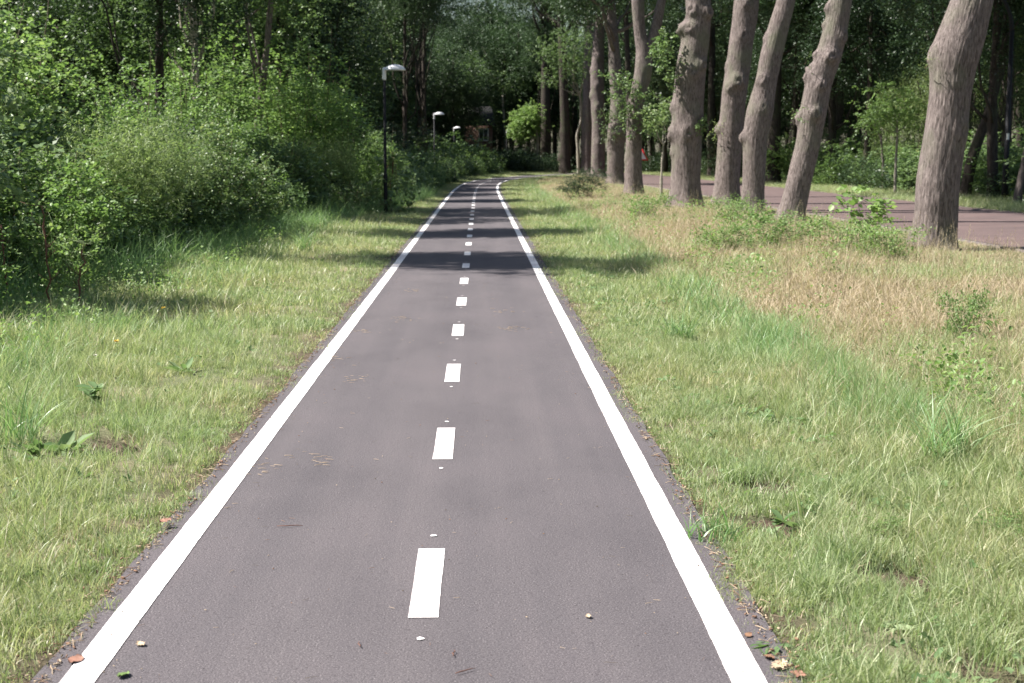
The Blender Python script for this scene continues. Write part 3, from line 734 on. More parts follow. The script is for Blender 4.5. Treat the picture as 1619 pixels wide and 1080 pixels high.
# four oak crowns shared by the row
oak_crowns = []
for k in range(4):
    v, f, r, c = crown_mesh(500 + k, (4.4, 4.4, 3.0), 2300, 15, .15, L=(.5, 1.1), lumps=22, lump_r=.36)
    oak_crowns.append((mk('crown', v, [f], M['leaf_wood_shaded'], rnd=r, link=False).data, c))
def sil(rows, Y):
    """silhouette rows (y, left, right) in the photograph -> centre line at distance Y"""
    out = []
    for y, l, r in rows[::1]:
        a, b_ = at(l, y, Y), at(r, y, Y); out.append(np.array([(a.x + b_.x) / 2, Y, (a.z + b_.z) / 2, (b_.x - a.x) / 2]))
    return out
def angle_side(s): return {'l': math.pi, 'r': 0.0, 'f': -math.pi / 2, 'fl': -math.pi * .72, 'fr': -math.pi * .28}[s]
OAKS = [
 # rows bottom to top, burls (photo y, side, size, height), label
 dict(rows=[(397,1440,1506),(350,1447,1512),(300,1449,1515),(220,1461,1526),(150,1471,1534),(100,1470,1543),(80,1474,1550),(50,1487,1558),(0,1506,1569)],
      burls=[(92,'l',.16,.06),(205,'fr',.25,.035),(150,'f',.3,.02),(310,'fl',.4,.02)], label='thickest oak trunk nearest the brick road, bent like an elbow near the top', fur=.006, n=340, k=190),
 dict(rows=[(352,1228,1268),(300,1241,1279),(222,1260,1298),(180,1264,1306),(130,1274,1315),(90,1290,1330),(50,1302,1339),(0,1312,1347)],
      burls=[(180,'f',.18,.09),(185,'l',.14,.09),(125,'l',.15,.10),(135,'f',.13,.08),(88,'f',.18,.11),(90,'l',.12,.08),(55,'fr',.16,.07),(12,'l',.15,.09),(40,'l',.1,.06),(112,'l',.1,.08),(196,'l',.1,.06)], label='pale leaning oak trunk with knobbly burls, sunlit, second from the brick road', n=240, k=120),
 dict(rows=[(338,1169,1205),(300,1174,1208),(217,1175,1213),(180,1179,1222),(130,1195,1228),(85,1203,1237),(30,1219,1250),(0,1229,1258)],
      burls=[(219,'l',.16,.13),(128,'fl',.2,.07),(60,'l',.15,.05),(170,'f',.2,.03)], label='slim curved oak trunk with one round knob low on its left side', n=200, k=110),
 dict(rows=[(325,1127,1168),(267,1132,1170),(200,1137,1175),(150,1141,1180),(110,1148,1186),(67,1153,1190),(30,1158,1197),(0,1161,1200)],
      burls=[(128,'f',.28,.13),(140,'fl',.2,.08),(105,'l',.18,.05),(205,'l',.2,.14),(55,'f',.22,.05),(5,'f',.2,.07)], label='grey oak trunk with a wide burl ledge halfway up, beside the thick straight oak', n=200, k=110),
 dict(rows=[(330,1058,1109),(280,1062,1107),(200,1062,1110),(150,1064,1113),(100,1070,1117),(65,1078,1121),(20,1086,1124),(0,1083,1123)],
      burls=[(47,'l',.24,.20),(45,'fl',.2,.1),(170,'l',.2,.08),(212,'l',.25,.14),(210,'f',.28,.07),(187,'fr',.3,.07),(240,'l',.18,.06),(113,'f',.25,.08),(15,'fl',.25,.08),(18,'fr',.2,.14),(100,'fr',.2,.1)], label='thick straight oak trunk with burls down its left edge, dry grass at its foot', n=240, k=120),
 dict(rows=[(309,988,1017),(267,988,1015),(217,990,1015),(160,994,1018),(120,1003,1030),(80,1006,1032),(60,1003,1022),(30,1000,1019),(0,998,1019)],
      burls=[(228,'f',.3,.06),(160,'l',.2,.05),(105,'fr',.25,.05),(250,'l',.2,.04)], label='forked pale oak trunk with leafy sprays crossing it', n=140, k=48, fork=[(95,1018,10),(70,1030,9),(45,1038,8),(0,1046,7)]),
 dict(rows=[(292,960,986),(220,960,987),(160,966,985),(100,962,982),(40,961,976),(0,958,972)],
      burls=[(205,'f',.5,.18),(215,'r',.4,.15),(165,'fr',.3,.1),(130,'fr',.2,.1)], label='dark oak trunk with a swollen belt of burls and sprouts', n=120, k=40),
 dict(rows=[(280,934,957),(200,936,957),(130,933,955),(60,938,955),(0,942,957)],
      burls=[(170,'f',.4,.12),(150,'l',.3,.12),(110,'l',.3,.1),(135,'f',.3,.1),(225,'f',.3,.08),(90,'f',.3,.1)], label='oak trunk with lumpy burls all the way up, right of the crooked pale sapling', n=110, k=40),
 dict(rows=[(275,918,937),(200,920,936),(100,922,936),(0,926,938)], burls=[(230,'l',.4,.12),(200,'l',.3,.1),(165,'l',.3,.1)], label='narrow shaded oak trunk right behind the crooked pale sapling', n=90, k=32),
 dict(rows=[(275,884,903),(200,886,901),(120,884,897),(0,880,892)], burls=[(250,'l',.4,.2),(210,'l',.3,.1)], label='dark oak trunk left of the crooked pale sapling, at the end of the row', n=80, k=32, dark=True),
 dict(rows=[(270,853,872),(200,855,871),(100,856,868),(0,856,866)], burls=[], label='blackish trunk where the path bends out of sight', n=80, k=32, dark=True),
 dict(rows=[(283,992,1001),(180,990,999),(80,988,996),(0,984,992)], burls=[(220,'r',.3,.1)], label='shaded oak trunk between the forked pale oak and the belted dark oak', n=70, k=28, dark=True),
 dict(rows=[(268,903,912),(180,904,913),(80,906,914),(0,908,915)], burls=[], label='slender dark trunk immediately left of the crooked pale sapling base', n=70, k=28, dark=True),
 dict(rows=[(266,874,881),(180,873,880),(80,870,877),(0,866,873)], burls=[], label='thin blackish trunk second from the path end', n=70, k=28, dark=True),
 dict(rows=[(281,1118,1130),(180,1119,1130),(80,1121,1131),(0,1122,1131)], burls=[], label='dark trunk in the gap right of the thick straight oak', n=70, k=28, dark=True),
]
oak_objs = []
def add_crown(parent, me, loc, rz, s=1.0, mat=None):
    o = bpy.data.objects.new('crown', me); COL.objects.link(o); o.parent = parent; o.location = loc; o.rotation_euler = (0, 0, rz); o.scale = (s,) * 3
    return o
for q, T in enumerate(OAKS):
    y0, l0, r0 = T['rows'][0]; b = G((l0 + r0) / 2, y0); Yd = b.y + (r0 - l0) / 2 / F * b.y
    rows = sil(T['rows'], Yd); base = np.array([rows[0][0], Yd, float(gz(rows[0][0], Yd)) - .03])
    first = rows[0].copy(); first[2] = base[2] - .12; rows = [first] + rows
    root = empty('oak_tree', base, 0, T['label'], 'tree', 'oak trees in a row between the verge and the brick road')
    bl = []
    for (py, s, bs, bh) in T['burls']:
        zb = at(0, py, Yd).z - base[2]; k_ = angle_side(s); bl.append((zb, k_, bs * .9, bh * 1.35))
    fork = None
    if 'fork' in T:
        fp = []
        for (y, xc, hw) in T['fork']:
            a = at(xc, y, Yd); fp.append(np.array([a.x, Yd, a.z, hw / F * Yd]))
        e = fp[-1].copy(); e[:3] += (1.0, .5, 3); e[3] *= .6; fp.append(e); fork = [fp]
    me, cc = oak_crowns[q % 4]
    _, tip = trunk_mesh(rows, 30 + q, base, bl, top=12.0 if Yd < 75 else 8.0, k=T['k'], n=T['n'], furrow=T.get('fur', .0055), crown_c=cc, parent=root,
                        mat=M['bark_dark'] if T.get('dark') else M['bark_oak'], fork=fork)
    cr_ = add_crown(root, me, tip + np.array([0, 0, 4.6 if Yd < 75 else 2.2]), q * 1.7, 1.0 if Yd < 100 else 1.15); cr_.scale.z = 2.0 if Yd < 75 else 1.5
    oak_objs.append((root, Yd, base))

for (x, y, q) in ((8.3, 16.5, 1), (8.0, 9.5, 2), (7.9, 2.5, 3), (8.4, 29.0, 0)):  # unseen oaks outside the frame, added to shade the wood across the road
    if y == 29.0: continue
    base = np.array([x, y, float(gz(x, y)) - .03]); root = empty('oak_tree', base, 0, 'unseen oak added to the row nearer than the thickest trunk, to shade the wood across the road', 'tree', 'oak trees in a row between the verge and the brick road')
    rows = [np.array([x + .04 * k * q, y, base[2] - .1 + k * .9, .36 - .02 * k]) for k in range(5)]
    me, cc = oak_crowns[q]; _, tip = trunk_mesh(rows, 90 + q, base, [], top=12.0, k=40, n=90, furrow=.01, crown_c=cc, parent=root); cr_ = add_crown(root, me, tip + np.array([0, 0, 4.6]), q, 1.0); cr_.scale.z = 2.0

# ------------------------------------------------------------------ generic trees and shrubs
def build_tree(seed, h, base_h, rad, S, n_tw, nl, leafm, barkm, r0=.16, lean=0.0, lumps=16, lump_r=.4, droop=.3, six=False, wid=.62, L=(.4, .9), fb=-.8):
    """returns (trunk mesh, crown mesh)"""
    gg = np.random.default_rng(seed); cz = (h + base_h) / 2; rz = (h - base_h) / 2
    v, f, r, c = crown_mesh(seed, (rad, rad, rz), n_tw, nl, S, L=L, lumps=lumps, lump_r=lump_r, droop=droop, six=six, wid=wid, fb=fb)
    v = v + np.array([lean * .6, 0, cz])
    mb = MB(); t = np.linspace(0, 1, 14); P_ = np.stack([lean * t + .1 * np.sin(t * 5 + seed), .1 * np.cos(t * 4 + seed) - .1, t * (h * .8) - .1 * (t == 0)], -1)
    mb.tube(P_, r0 * (1 - .75 * t) + .25 * r0 * np.exp(-t * 25), 12, disp=(vnoise(np.cos(np.arange(12) * .52)[None] * 2, np.sin(np.arange(12) * .52)[None] * 2, t[:, None] * h * 2) - .5) * r0 * .5)
    for cc in c[:9]:
        s = P_[min(13, max(3, int(13 * gg.uniform(.25, .8))))]; limb(s, cc + np.array([lean * .6, 0, cz]), r0 * .35, .012, mb, gg, k=5)
    tr = mb.build('trunk', barkm, smooth=True, link=False).data
    cr = mk('crown', v, [f], leafm, rnd=r, link=False).data
    return tr, cr
def put(name, meshes, loc, rz, s, label, cat, group=None, names=('trunk', 'crown'), sz=None):
    root = empty(name, loc, rz, label, cat, group); root.scale = (s, s, sz or s)
    for nm, me in zip(names, meshes):
        o = bpy.data.objects.new(nm, me); COL.objects.link(o); o.parent = root
    return root
wood = [build_tree(600 + k, 12.5, 1.4, 3.4, .15, 2100, 13, (M['leaf_wood_shaded'], M['leaf_dark'], M['leaf_mid'])[k % 3], M['bark_dark'], r0=.15, lean=(-.4, .5, .2, -.3, .6, 0)[k], lumps=30, lump_r=.30) for k in range(6)]
tall_bare = [build_tree(640 + k, 13.5, 2.6, 3.4, .13, 2100, 14, (M['leaf_wood_shaded'], M['leaf_dark'])[k], M['bark_dark'], r0=.19, lean=.3, lumps=20, lump_r=.34) for k in range(2)]

def build_shrub(seed, h, rad, S, n_tw, nl, leafm, stemm, stems=9, wid=.6, L=(.2, .45), lumps=16, lump_r=.42, six=True, droop=.25, jitter=.4, upright=0.0):
    gg = np.random.default_rng(seed)
    p, d, c = blob_points(n_tw, (rad, rad, h * .55), gg, lumps=lumps, lump_r=lump_r, flat_bottom=-.95, hollow=.35)
    p[:, 2] += h * .5; p[:, 2] = np.abs(p[:, 2]) 
    T = unit(d * np.array([1, 1, .5]) + gg.normal(0, .45, p.shape) + np.array([0, 0, .25 + upright]))
    v, f, r = twigs(p, T, gg.uniform(L[0], L[1], n_tw), nl, S, droop=droop * (1 - upright * .5), wid=wid, six=six, seed=seed, jitter=jitter)
    mb = MB()
    for k in range(stems):
        a = gg.uniform(0, 6.28); rr = gg.uniform(.1, .85) * rad; q = gg.uniform(.6, 1.0) * h
        b_ = np.array([math.cos(a) * rr, math.sin(a) * rr, q]); s = np.array([math.cos(a) * .15 * rad, math.sin(a) * .15 * rad, -.05])
        limb(s, b_, .006 + .006 * h, .003, mb, gg, k=5, n=8, wob=.1)
    for k in range(min(n_tw, 260)): 
        e = p[k] + T[k] * .3; limb(p[k] - T[k] * .15, e, .004, .0015, mb, gg, k=3, n=4, wob=.1)
    return (mb.build('stem', stemm, smooth=True, link=False).data, mk('foliage', v, [f], leafm, rnd=r, link=False).data)
band = [build_tree(670 + k, 15.5, 11.2, 2.0, .13, 1300, 14, M['leaf_mid'], M['bark_dark'], r0=.13, lean=.2, lumps=12, lump_r=.42) for k in range(2)]
high = [build_tree(660 + k, 18.5, 10.5, 3.0, .13, 2200, 14, M['leaf_wood_shaded'], M['bark_dark'], r0=.2, lean=.2, lumps=20, lump_r=.42) for k in range(2)]
SH = {
 'aspen':   build_shrub(701, 4.9, 2.0, .085, 1050, 11, M['leaf_pale'], M['stem'], wid=.92, L=(.25, .6), lumps=22, lump_r=.36, droop=.45, jitter=.55),
 'mid':     build_shrub(702, 2.6, 1.5, .078, 640, 12, M['leaf_mid'], M['stem'], wid=.75, lumps=24, lump_r=.3),
 'mid2':    build_shrub(703, 2.2, 1.4, .085, 520, 11, M['leaf_bright'], M['stem'], wid=.72, lumps=20, lump_r=.32),
 'feather': build_shrub(704, 2.0, 1.0, .070, 900, 15, M['leaf_feather'], M['stem_green'], wid=.2, L=(.25, .5), lumps=12, upright=.9, droop=.1, six=False),
 'dark':    build_shrub(705, 2.6, 1.6, .065, 800, 13, M['leaf_dark'], M['stem'], wid=.7, lumps=20),
 'bramble': build_shrub(706, 1.1, 1.0, .065, 420, 9, M['leaf_mid'], M['stem_red'], wid=.75, L=(.2, .5), lumps=12, jitter=.5),
 'hazel':   build_shrub(707, 4.2, 1.7, .095, 620, 10, M['leaf_bright'], M['stem'], wid=.8, L=(.4, .8), lumps=24, lump_r=.32, droop=.35, jitter=.3),
 'low':     build_shrub(708, .75, .85, .055, 190, 8, M['leaf_bright'], M['stem_green'], wid=.66, L=(.15, .35), lumps=10, jitter=.5),
}
def shrub(kind, px, py, label, s=1.0, Y=None, rz=0, cat='shrub', name='shrub', group=None, sz=None, xoff=0):
    p = G(px, py); p.x += xoff; p.z = float(gz(p.x, p.y)) - .03
    return put(name, SH[kind], p, rz, s, label, cat, group, names=('stem', 'foliage'), sz=sz)
def shrub_xy(kind, x, y, label, s=1.0, rz=0, sz=None, name='shrub', group=None):
    return put(name, SH[kind], (x, y, float(gz(x, y)) - .03), rz, s, label, 'shrub', group, names=('stem', 'foliage'), sz=sz)

# left side, near to far (named by where they stand in the photo)
shrub_xy('aspen', -6.2, 14.6, 'tall shrub with big round pale leaves in the top left corner', .8, .3)
shrub_xy('aspen', -8.0, 19.0, 'round-leaved tall shrub right behind the corner shrub', .98, 2.1)
shrub_xy('mid', -6.6, 16.6, 'leafy shrub below the round pale leaves at the left border', .9, 1.0)
shrub_xy('mid2', -6.2, 19.4, 'bright leafy shrub left of the feathery willowherb clump', .85, 2.0)
shrub_xy('feather', -5.4, 22.2, 'tall feathery light green clump in the middle of the left scrub', 1.1, .5)
shrub_xy('feather', -6.6, 23.5, 'feathery green clump behind and left of the larger one', 1.0, 1.7)
shrub_xy('mid', -5.3, 25.6, 'dense shrub below the pale forest trunk', .85, 2.6)
shrub_xy('dark', -6.9, 27.5, 'dark dense shrub in front of the slanting grey trunk', 1.0, .9)
shrub_xy('mid2', -5.3, 30.0, 'low bright shrub on the verge edge before the path lamps', .75, 3.3)
shrub_xy('mid', -6.6, 32.5, 'shrub with mid green leaves behind the low bright one', 1.1, 4.0)
shrub_xy('mid', -5.0, 35.5, 'shrub standing left of the pale feathery bush', .85, 5.0)
shrub_xy('feather', -4.4, 39.5, 'pale feathery round bush just left of the nearest path lamp', 1.05, 2.5)
shrub_xy('hazel', -5.2, 42.5, 'tall open shrub with sunlit leaves behind the nearest path lamp', 1.25, 1.0)
shrub_xy('hazel', -7.4, 38.0, 'tall open leafy shrub to the left of the nearest path lamp', 1.1, 3.7)
shrub_xy('bramble', -3.4, 38.5, 'low bramble spilling onto the grass before the nearest path lamp', .8, 2.7)
shrub_xy('mid', -4.1, 48.0, 'bushy shrub between the first and second path lamp', .95, 2.2)
shrub_xy('dark', -5.3, 56.0, 'dark shrub left of the second path lamp', 1.1, 3.2)
shrub_xy('dark', -5.0, 64.0, 'dark bush overhanging the grass beyond the first path lamps', 1.0, 1.2)
shrub_xy('dark', -4.3, 74.0, 'dark bush at the foot of the second path lamp', 1.2, 5.2)
shrub_xy('dark', -4.0, 88.0, 'dark bush where the grass widens at the bend', 1.4, 5.9)
shrub_xy('mid', -4.9, 27.4, 'rounded shrub bulging onto the grass at the middle of the left scrub', .8, .7)
shrub_xy('hazel', -9.4, 27.0, 'tall open shrub reaching up behind the feathery clumps', 1.2, 5.1)
shrub_xy('hazel', -11.0, 33.0, 'tall open shrub deep between the dark trunk and the slanting trunk', 1.35, 2.2)
shrub_xy('hazel', -8.8, 47.0, 'tall open shrub behind and left of the nearest path lamp head', 1.5, .2)
shrub_xy('aspen', -9.6, 24.5, 'round-leaved tall shrub right of the two at the left corner', 1.15, 4.4)
shrub_xy('hazel', -6.4, 53.0, 'tall open shrub between the heads of the first and second path lamp', 1.35, 3.2)
shrub_xy('mid2', -5.2, 13.4, 'bright weedy shrub at the left border where the scrub meets the grass', .6, .7)
shrub_xy('mid2', -5.5, 17.6, 'bright leafy shrub spilling onto the grass near the dead stalks', .7, 4.7)
shrub_xy('hazel', -5.9, 24.0, 'slim upright sapling shrub poking out of the feathery clumps', .62, 1.2, sz=.8)
shrub_xy('hazel', -5.6, 29.2, 'slim leafy sapling shrub rising over the middle of the left scrub', .6, 3.2, sz=.85)
shrub_xy('hazel', -4.3, 41.6, 'slim sunlit sapling shrub crowding the nearest path lamp from the left', .7, 5.2, sz=.95)
shrub_xy('hazel', -3.1, 44.5, 'slim leafy sapling shrub right behind the nearest path lamp', .5, 2.2, sz=.62)
shrub_xy('low', -5.3, 12.6, 'loose leafy weed clump at the left border in the tall grass', 1.0, 2.2, sz=1.3)
shrub_xy('low', -5.0, 16.2, 'loose leafy weed clump between the dead stalks and the path', .9, 4.2, sz=1.2)
# far bushes and hedges round the bend
for (x, y, s, lb) in ((-3.4, 132, 1.7, 'dark rounded bush below the brick house'), (-5.2, 140, 2.4, 'tall dark bush hiding the left side of the brick house'), (.8, 156, 1.9, 'dark bush left of the farthest path lamp'), (5.4, 153, 1.7, 'black-green bush right of the farthest path lamp')):
    shrub_xy('dark', x, y, lb, s, x)
hz = MB()
# right side shrubs
shrub('dark', 925, 314, 'dark green bush at the bank foot left of the oak trunks', .62, rz=1, cat='bush', name='bush', sz=.42)
shrub('low', 1030, 345, 'light green weed bush at the foot of the thick straight oak', .8, rz=.4, cat='weed')
shrub('low', 1165, 352, 'small leafy clump at the foot of the slim curved oak', .8, rz=1.4, cat='weed')
shrub('low', 1225, 392, 'bramble patch in front of the pale leaning oak', .85, rz=2.4, cat='bramble', name='bramble')
shrub('low', 1330, 402, 'bramble patch between the leaning oak and the thickest oak', .8, rz=3.4, cat='bramble', name='bramble')
shrub('low', 1395, 415, 'bramble patch just left of the thickest oak foot', .75, rz=4.4, cat='bramble', name='bramble')
shrub('low', 1150, 400, 'yellowish low weed clump at the inner side of the dry bank', .7, rz=5.4, cat='weed')
shrub('low', 1530, 540, 'light green leafy weed standing alone in the dry grass', .3, rz=.9, cat='weed', sz=.6)
shrub('low', 1385, 850, 'yellowed lobed weed seedling low in the right verge', .16, rz=.2, cat='weed')
shrub('low', 1590, 850, 'pale weed seedling near the right border of the verge', .18, rz=1.2, cat='weed')

# undergrowth that fills the wood floor behind the shrub edge
P = []; RT = []; SC = []; IX = []
def small(seed, leafm, n_tw=120, S=.08, wid=.65, h=1.0):
    gg = np.random.default_rng(seed); p = gg.uniform(-1, 1, (n_tw, 3)) * np.array([.6, .6, .5]) + np.array([0, 0, .5]); p[:, 2] = np.maximum(p[:, 2] * h, .05)
    T = unit(gg.normal(0, .6, p.shape) + np.array([0, 0, .35])); v, f, r = twigs(p, T, gg.uniform(.2, .45, n_tw), 8, S, seed=seed, wid=wid); return mk('u', v, [f], leafm, rnd=r, link=False)
srcs = [small(800, M['leaf_mid']), small(801, M['leaf_dark']), small(802, M['leaf_bright'], S=.06), small(803, M['leaf_mid'], S=.1, h=1.3)]
srcs += [tuft('t', 820 + k, 26, .7, .011, .22, .9, M['lush'], seg=4, curl=.9) for k in range(2)]
n = 2600; y = sample_y(n, 12, 130, .6, g); x = left_front(y) - .4 - g.random(n) ** 1.5 * (8 + y * .25)
n_ = len(x); s_ = g.uniform(.6, 1.1, n_) * np.clip(.5 + (left_front(y) - x) * .35, .5, 1.25) * (1 + y * .006); ix = g.integers(0, 4, n_)
add_pts(x, y, s_, s_ * 1.15, ix, .15)
n = 1700; y = sample_y(n, 9, 60, .6, g); x = left_front(y) + .7 - g.random(n) * 2.0; add_pts(x, y, g.uniform(.4, 1.15, n), g.uniform(.6, 1, n), g.integers(4, 6, n), .15)
n = 2300; y = sample_y(n, 40, 190, .3, g); x = np.maximum(rcx(y) + 3.2, 17) + np.where(y < 62, 2.2, .6) + g.random(n) ** .8 * (12 + y * .2); s_ = g.uniform(.8, 1.9, n)
add_pts(x, y, s_, s_ * 1.2, g.choice([0, 1, 1, 3], n), .15)
n = 900; y = g.uniform(135, 190, n); x = -30 + g.random(n) * 50; k = ~((np.abs(x - rcx(y)) < 3.4) & (y < 199)); x, y = x[k], y[k]; n = len(x)
s_ = g.uniform(1.2, 2.2, n); add_pts(x, y, s_, s_ * 1.3, np.full(n, 1), .15)
scatter('undergrowth', srcs, np.concatenate(P), np.concatenate(RT), np.concatenate(SC), np.concatenate(IX), 'tangled leafy undergrowth covering the wood floor', 'undergrowth')

# ------------------------------------------------------------------ the woods
WL = 'dark leafy tree standing in the wood left of the path'; WG = 'trees of the wood left of the path'
cnt = 0
def wood_tree(x, y, k=None, s=1.0, label=WL, group=WG, meshes=None):
    global cnt; cnt += 1
    m_ = meshes or wood[(k if k is not None else cnt) % 6]
    return put('forest_tree', m_, (x, y, float(gz(x, y)) - .05), cnt * 2.39, s, label, 'tree', group)
# those whose shade crosses the path
for (x, y, k, s, lb) in ((-10.2, 22.3, 0, 1.0, 'tall tree whose high crown casts the nearest shade band on the path'), (-10.6, 30.6, 1, 1.0, 'tall tree in the scrub whose high crown makes the second shade band'),
                     (-10.5, 52.0, 0, 1.0, 'tall tree between the first and second path lamp')):
    wood_tree(x, y, k, s, lb, meshes=band[k])
for (x, y, k, s, lb) in ((-4.2, 84, 0, .78, 'tree behind the second path lamp with a crown high over the grass'), (-3.6, 96, 1, .85, 'tree whose dark crown hangs high above the path at the bend'), (-4.5, 108, 0, 1.0, 'tall tree with its dark crown high above the third path lamp'),
                         (-2.2, 153, 0, .95, 'tall tree with a high crown behind the farthest lamp, left'), (6.9, 151, 1, .9, 'tall tree with a high crown where the brick road and path meet')):
    wood_tree(x, y, k, s, lb, meshes=high[k])
for (x, y, k, s, lb) in ((-8.5, 61, 5, .95, 'dark tree left of the second path lamp'),
                     (-8.2, 70, 1, 1.0, 'dark tree a little left behind the second path lamp'), (-8.0, 79, 3, 1.05, 'dark tree close behind the second path lamp'),
                     (-8.2, 90, 5, 1.15, 'black-green tree right of the second path lamp'), (-8.0, 99, 1, 1.25, 'tall black-green tree whose crown hangs towards the path'),
                     (-9.0, 109, 4, 1.3, 'tall dark tree left of the third path lamp'), (-8.5, 122, 1, 1.35, 'tall dark tree in front of the brick house, left side'),
                     (-5.8, 157, 1, 1.3, 'dark tree close behind the brick house'), (-10.5, 138, 2, 1.2, 'tall tree left of the brick house'), (6.8, 160, 3, 1.35, 'tall tree right behind the farthest path lamp'),
                     (-9.5, 130, 4, 1.25, 'tree on the outside of the path bend, before the brick house')):
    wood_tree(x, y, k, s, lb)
# named trunks seen through the leaves
def seen_trunk(px, py_base, top_px, Y, mesh, label, s=1.0, r=1.0):
    a = at(px, 300, Y); wood_tree(a.x, Y, 0, s, label, WG, mesh)
pale = build_tree(651, 12.0, 3.9, 2.6, .12, 1300, 13, M['leaf_mid'], M['bark_pale'], r0=.15, lean=-.25, lumps=18, lump_r=.35)
grey = build_tree(652, 12.5, 3.6, 2.8, .12, 1500, 13, M['leaf_mid'], M['bark_oak'], r0=.13, lean=1.0, lumps=18, lump_r=.35)
seen_trunk(308, 0, 0, 40, pale, 'tree with a pale birch-like trunk glowing in the dark wood')
seen_trunk(398, 0, 0, 43, grey, 'tree with a slanting thin grey trunk left of the path lamps')
seen_trunk(258, 0, 0, 36, tall_bare[1], 'tree with a straight dark trunk left of the pale birch-like trunk', .8)
gg = np.random.default_rng(5); hx0 = float(at(740, 250, 146).x)
y = 26.0
while y < 175:
    for row in range(4):
        yy = y + gg.uniform(-2, 2); x = (-19.5 if yy < 58 else -12.0) - row * 6.0 + gg.uniform(-1.6, 1.6)
        if x < -.36 * yy - 5: continue
        if yy > 98: x += min(9, (yy - 98) * .22)
        if abs(x - hx0) < 5.5 and 140 < yy < 152: continue
        wood_tree(x, yy, None, gg.uniform(.95, 1.25))
    y += 5.2
# centre, beyond the bend
for (x, y, s, lb) in ((-8.0, 158, 1.55, 'tree behind and left of the brick house'), (2.5, 170, 1.70, 'sunlit tree behind the farthest path lamp'), (-13, 155, 1.75, 'tall dark tree beyond the brick house'),
                      (6.0, 166, 1.65, 'tree closing the view beyond the bend'), (-1.0, 172, 1.85, 'tall tree closing the view left of the path end'), (9, 206, 1.85, 'tree closing the view along the brick road'),
                      (14, 210, 1.85, 'tree at the far end of the brick road'), (4.0, 190, 1.85, 'tall tree far beyond the bend'), (-5, 188, 1.85, 'tall tree far behind the brick house'), (3.2, 160, 1.35, 'tree leaning over the far hedge right of the last lamp')):
    wood_tree(x, y, (0, 1, 4)[cnt % 3], s, lb, 'trees beyond the bend')
# right of the road
RL = 'leafy tree in the wood across the brick road'; RG = 'trees of the wood across the brick road'
y = 46.0
while y < 205:
    for row in range(4):
        x = 21.0 + row * 6.5 + gg.uniform(-1.8, 1.8); yy = y + gg.uniform(-2, 2)
        if x > .41 * yy + 4: continue
        if row == 0: wood_tree(x, yy, None, gg.uniform(.95, 1.2), RL, RG, tall_bare[cnt % 2])
        else: wood_tree(x, yy, (1, 4)[cnt % 2], gg.uniform(1.0, 1.35), RL, RG)
    y += 6.5
y = 118.0
while y < 225:
    for sd_ in (1, -1):
        if sd_ < 0 and y < 158: continue
        x = float(rcx(min(y, 199))) + sd_ * gg.uniform(4.6, 7.5)
        wood_tree(x, y + gg.uniform(-2, 2), (0, 1, 4)[cnt % 3], gg.uniform(1.35, 1.65), 'tall tree lining the far end of the brick road', 'trees lining the far brick road')
    y += 8
# far-off wood reads as one mass
gg = np.random.default_rng(77)
n_tw = 5200; ang = gg.uniform(-.36, .40, n_tw); dd = gg.uniform(228, 262, n_tw); p = np.stack([dd * np.sin(ang), dd * np.cos(ang), 34 * gg.random(n_tw) ** .9], -1)
lump = vnoise(p[:, 0] * .12, p[:, 1] * .05, p[:, 2] * .1); p[:, 1] += (lump - .5) * 20
T = unit(gg.normal(0, .6, p.shape)); v, f, r = twigs(p, T, gg.uniform(1.2, 2.4, n_tw), 14, .62, seed=78)
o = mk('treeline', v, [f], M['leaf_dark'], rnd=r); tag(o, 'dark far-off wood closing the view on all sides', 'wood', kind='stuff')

# ------------------------------------------------------------------ trees with trunks of their own across the road
def lone_trunk(name, rows, Yb, label, mat, seed, crown=None, s=1.0, group=None, top=8.5, fork=None, crown_s=1.0, cat='tree', k=28, n=70, burls=()):
    y0, l0, r0 = rows[0]
    b_ = G((l0 + r0) / 2, y0); Yd = Yb or b_.y
    rr = sil(rows, Yd); base = np.array([rr[0][0], Yd, float(gz(rr[0][0], Yd)) - .03]); first = rr[0].copy(); first[2] = base[2] - .1
    root = empty(name, base, 0, label, cat, group)
    me, cc = oak_crowns[seed % 4]
    _, tip = trunk_mesh([first] + rr, seed, base, [(at(0, py, Yd).z - base[2], angle_side(sd_), bs, bh) for py, sd_, bs, bh in burls], top=top, k=k, n=n, furrow=.01, crown_c=[c * crown_s for c in cc] if crown is None else None, parent=root, mat=mat)
    if crown is None: add_crown(root, me, tip + np.array([0, 0, 1.0]), seed, crown_s)
    return root, tip, Yd, base
OG = 'trees across the brick road'
lone_trunk('roadside_tree', [(291,1297,1322),(240,1304,1326),(180,1312,1332),(120,1318,1336),(60,1322,1338)], None, 'dark spotted trunk across the brick road, seen right of the pale leaning oak', M['bark_dark'], 61, group=OG, burls=[(230,'l',.3,.08),(170,'r',.3,.1)])
lone_trunk('roadside_tree', [(291,1211,1233),(200,1214,1234),(120,1220,1236),(60,1222,1237)], None, 'dark trunk across the road, half hidden behind the slim curved oak', M['bark_dark'], 62, group=OG)
lone_trunk('roadside_tree', [(285,1233,1248),(240,1245,1258),(200,1249,1262),(120,1256,1266)], None, 'small leaning trunk across the road, right of the slim curved oak', M['bark_dark'], 63, group=OG, crown_s=.8)
lone_trunk('roadside_tree', [(312,1516,1533),(270,1524,1541),(240,1531,1548),(190,1552,1566),(100,1580,1592)], None, 'dark trunk leaning right behind the thickest oak, across the road', M['bark_dark'], 64, group=OG, crown_s=.9)
lone_trunk('roadside_tree', [(323,1601,1613),(290,1607,1620),(250,1616,1630),(180,1634,1646)], None, 'pale leaning trunk at the right border across the road', M['bark_oak'], 65, group=OG, crown_s=.8)
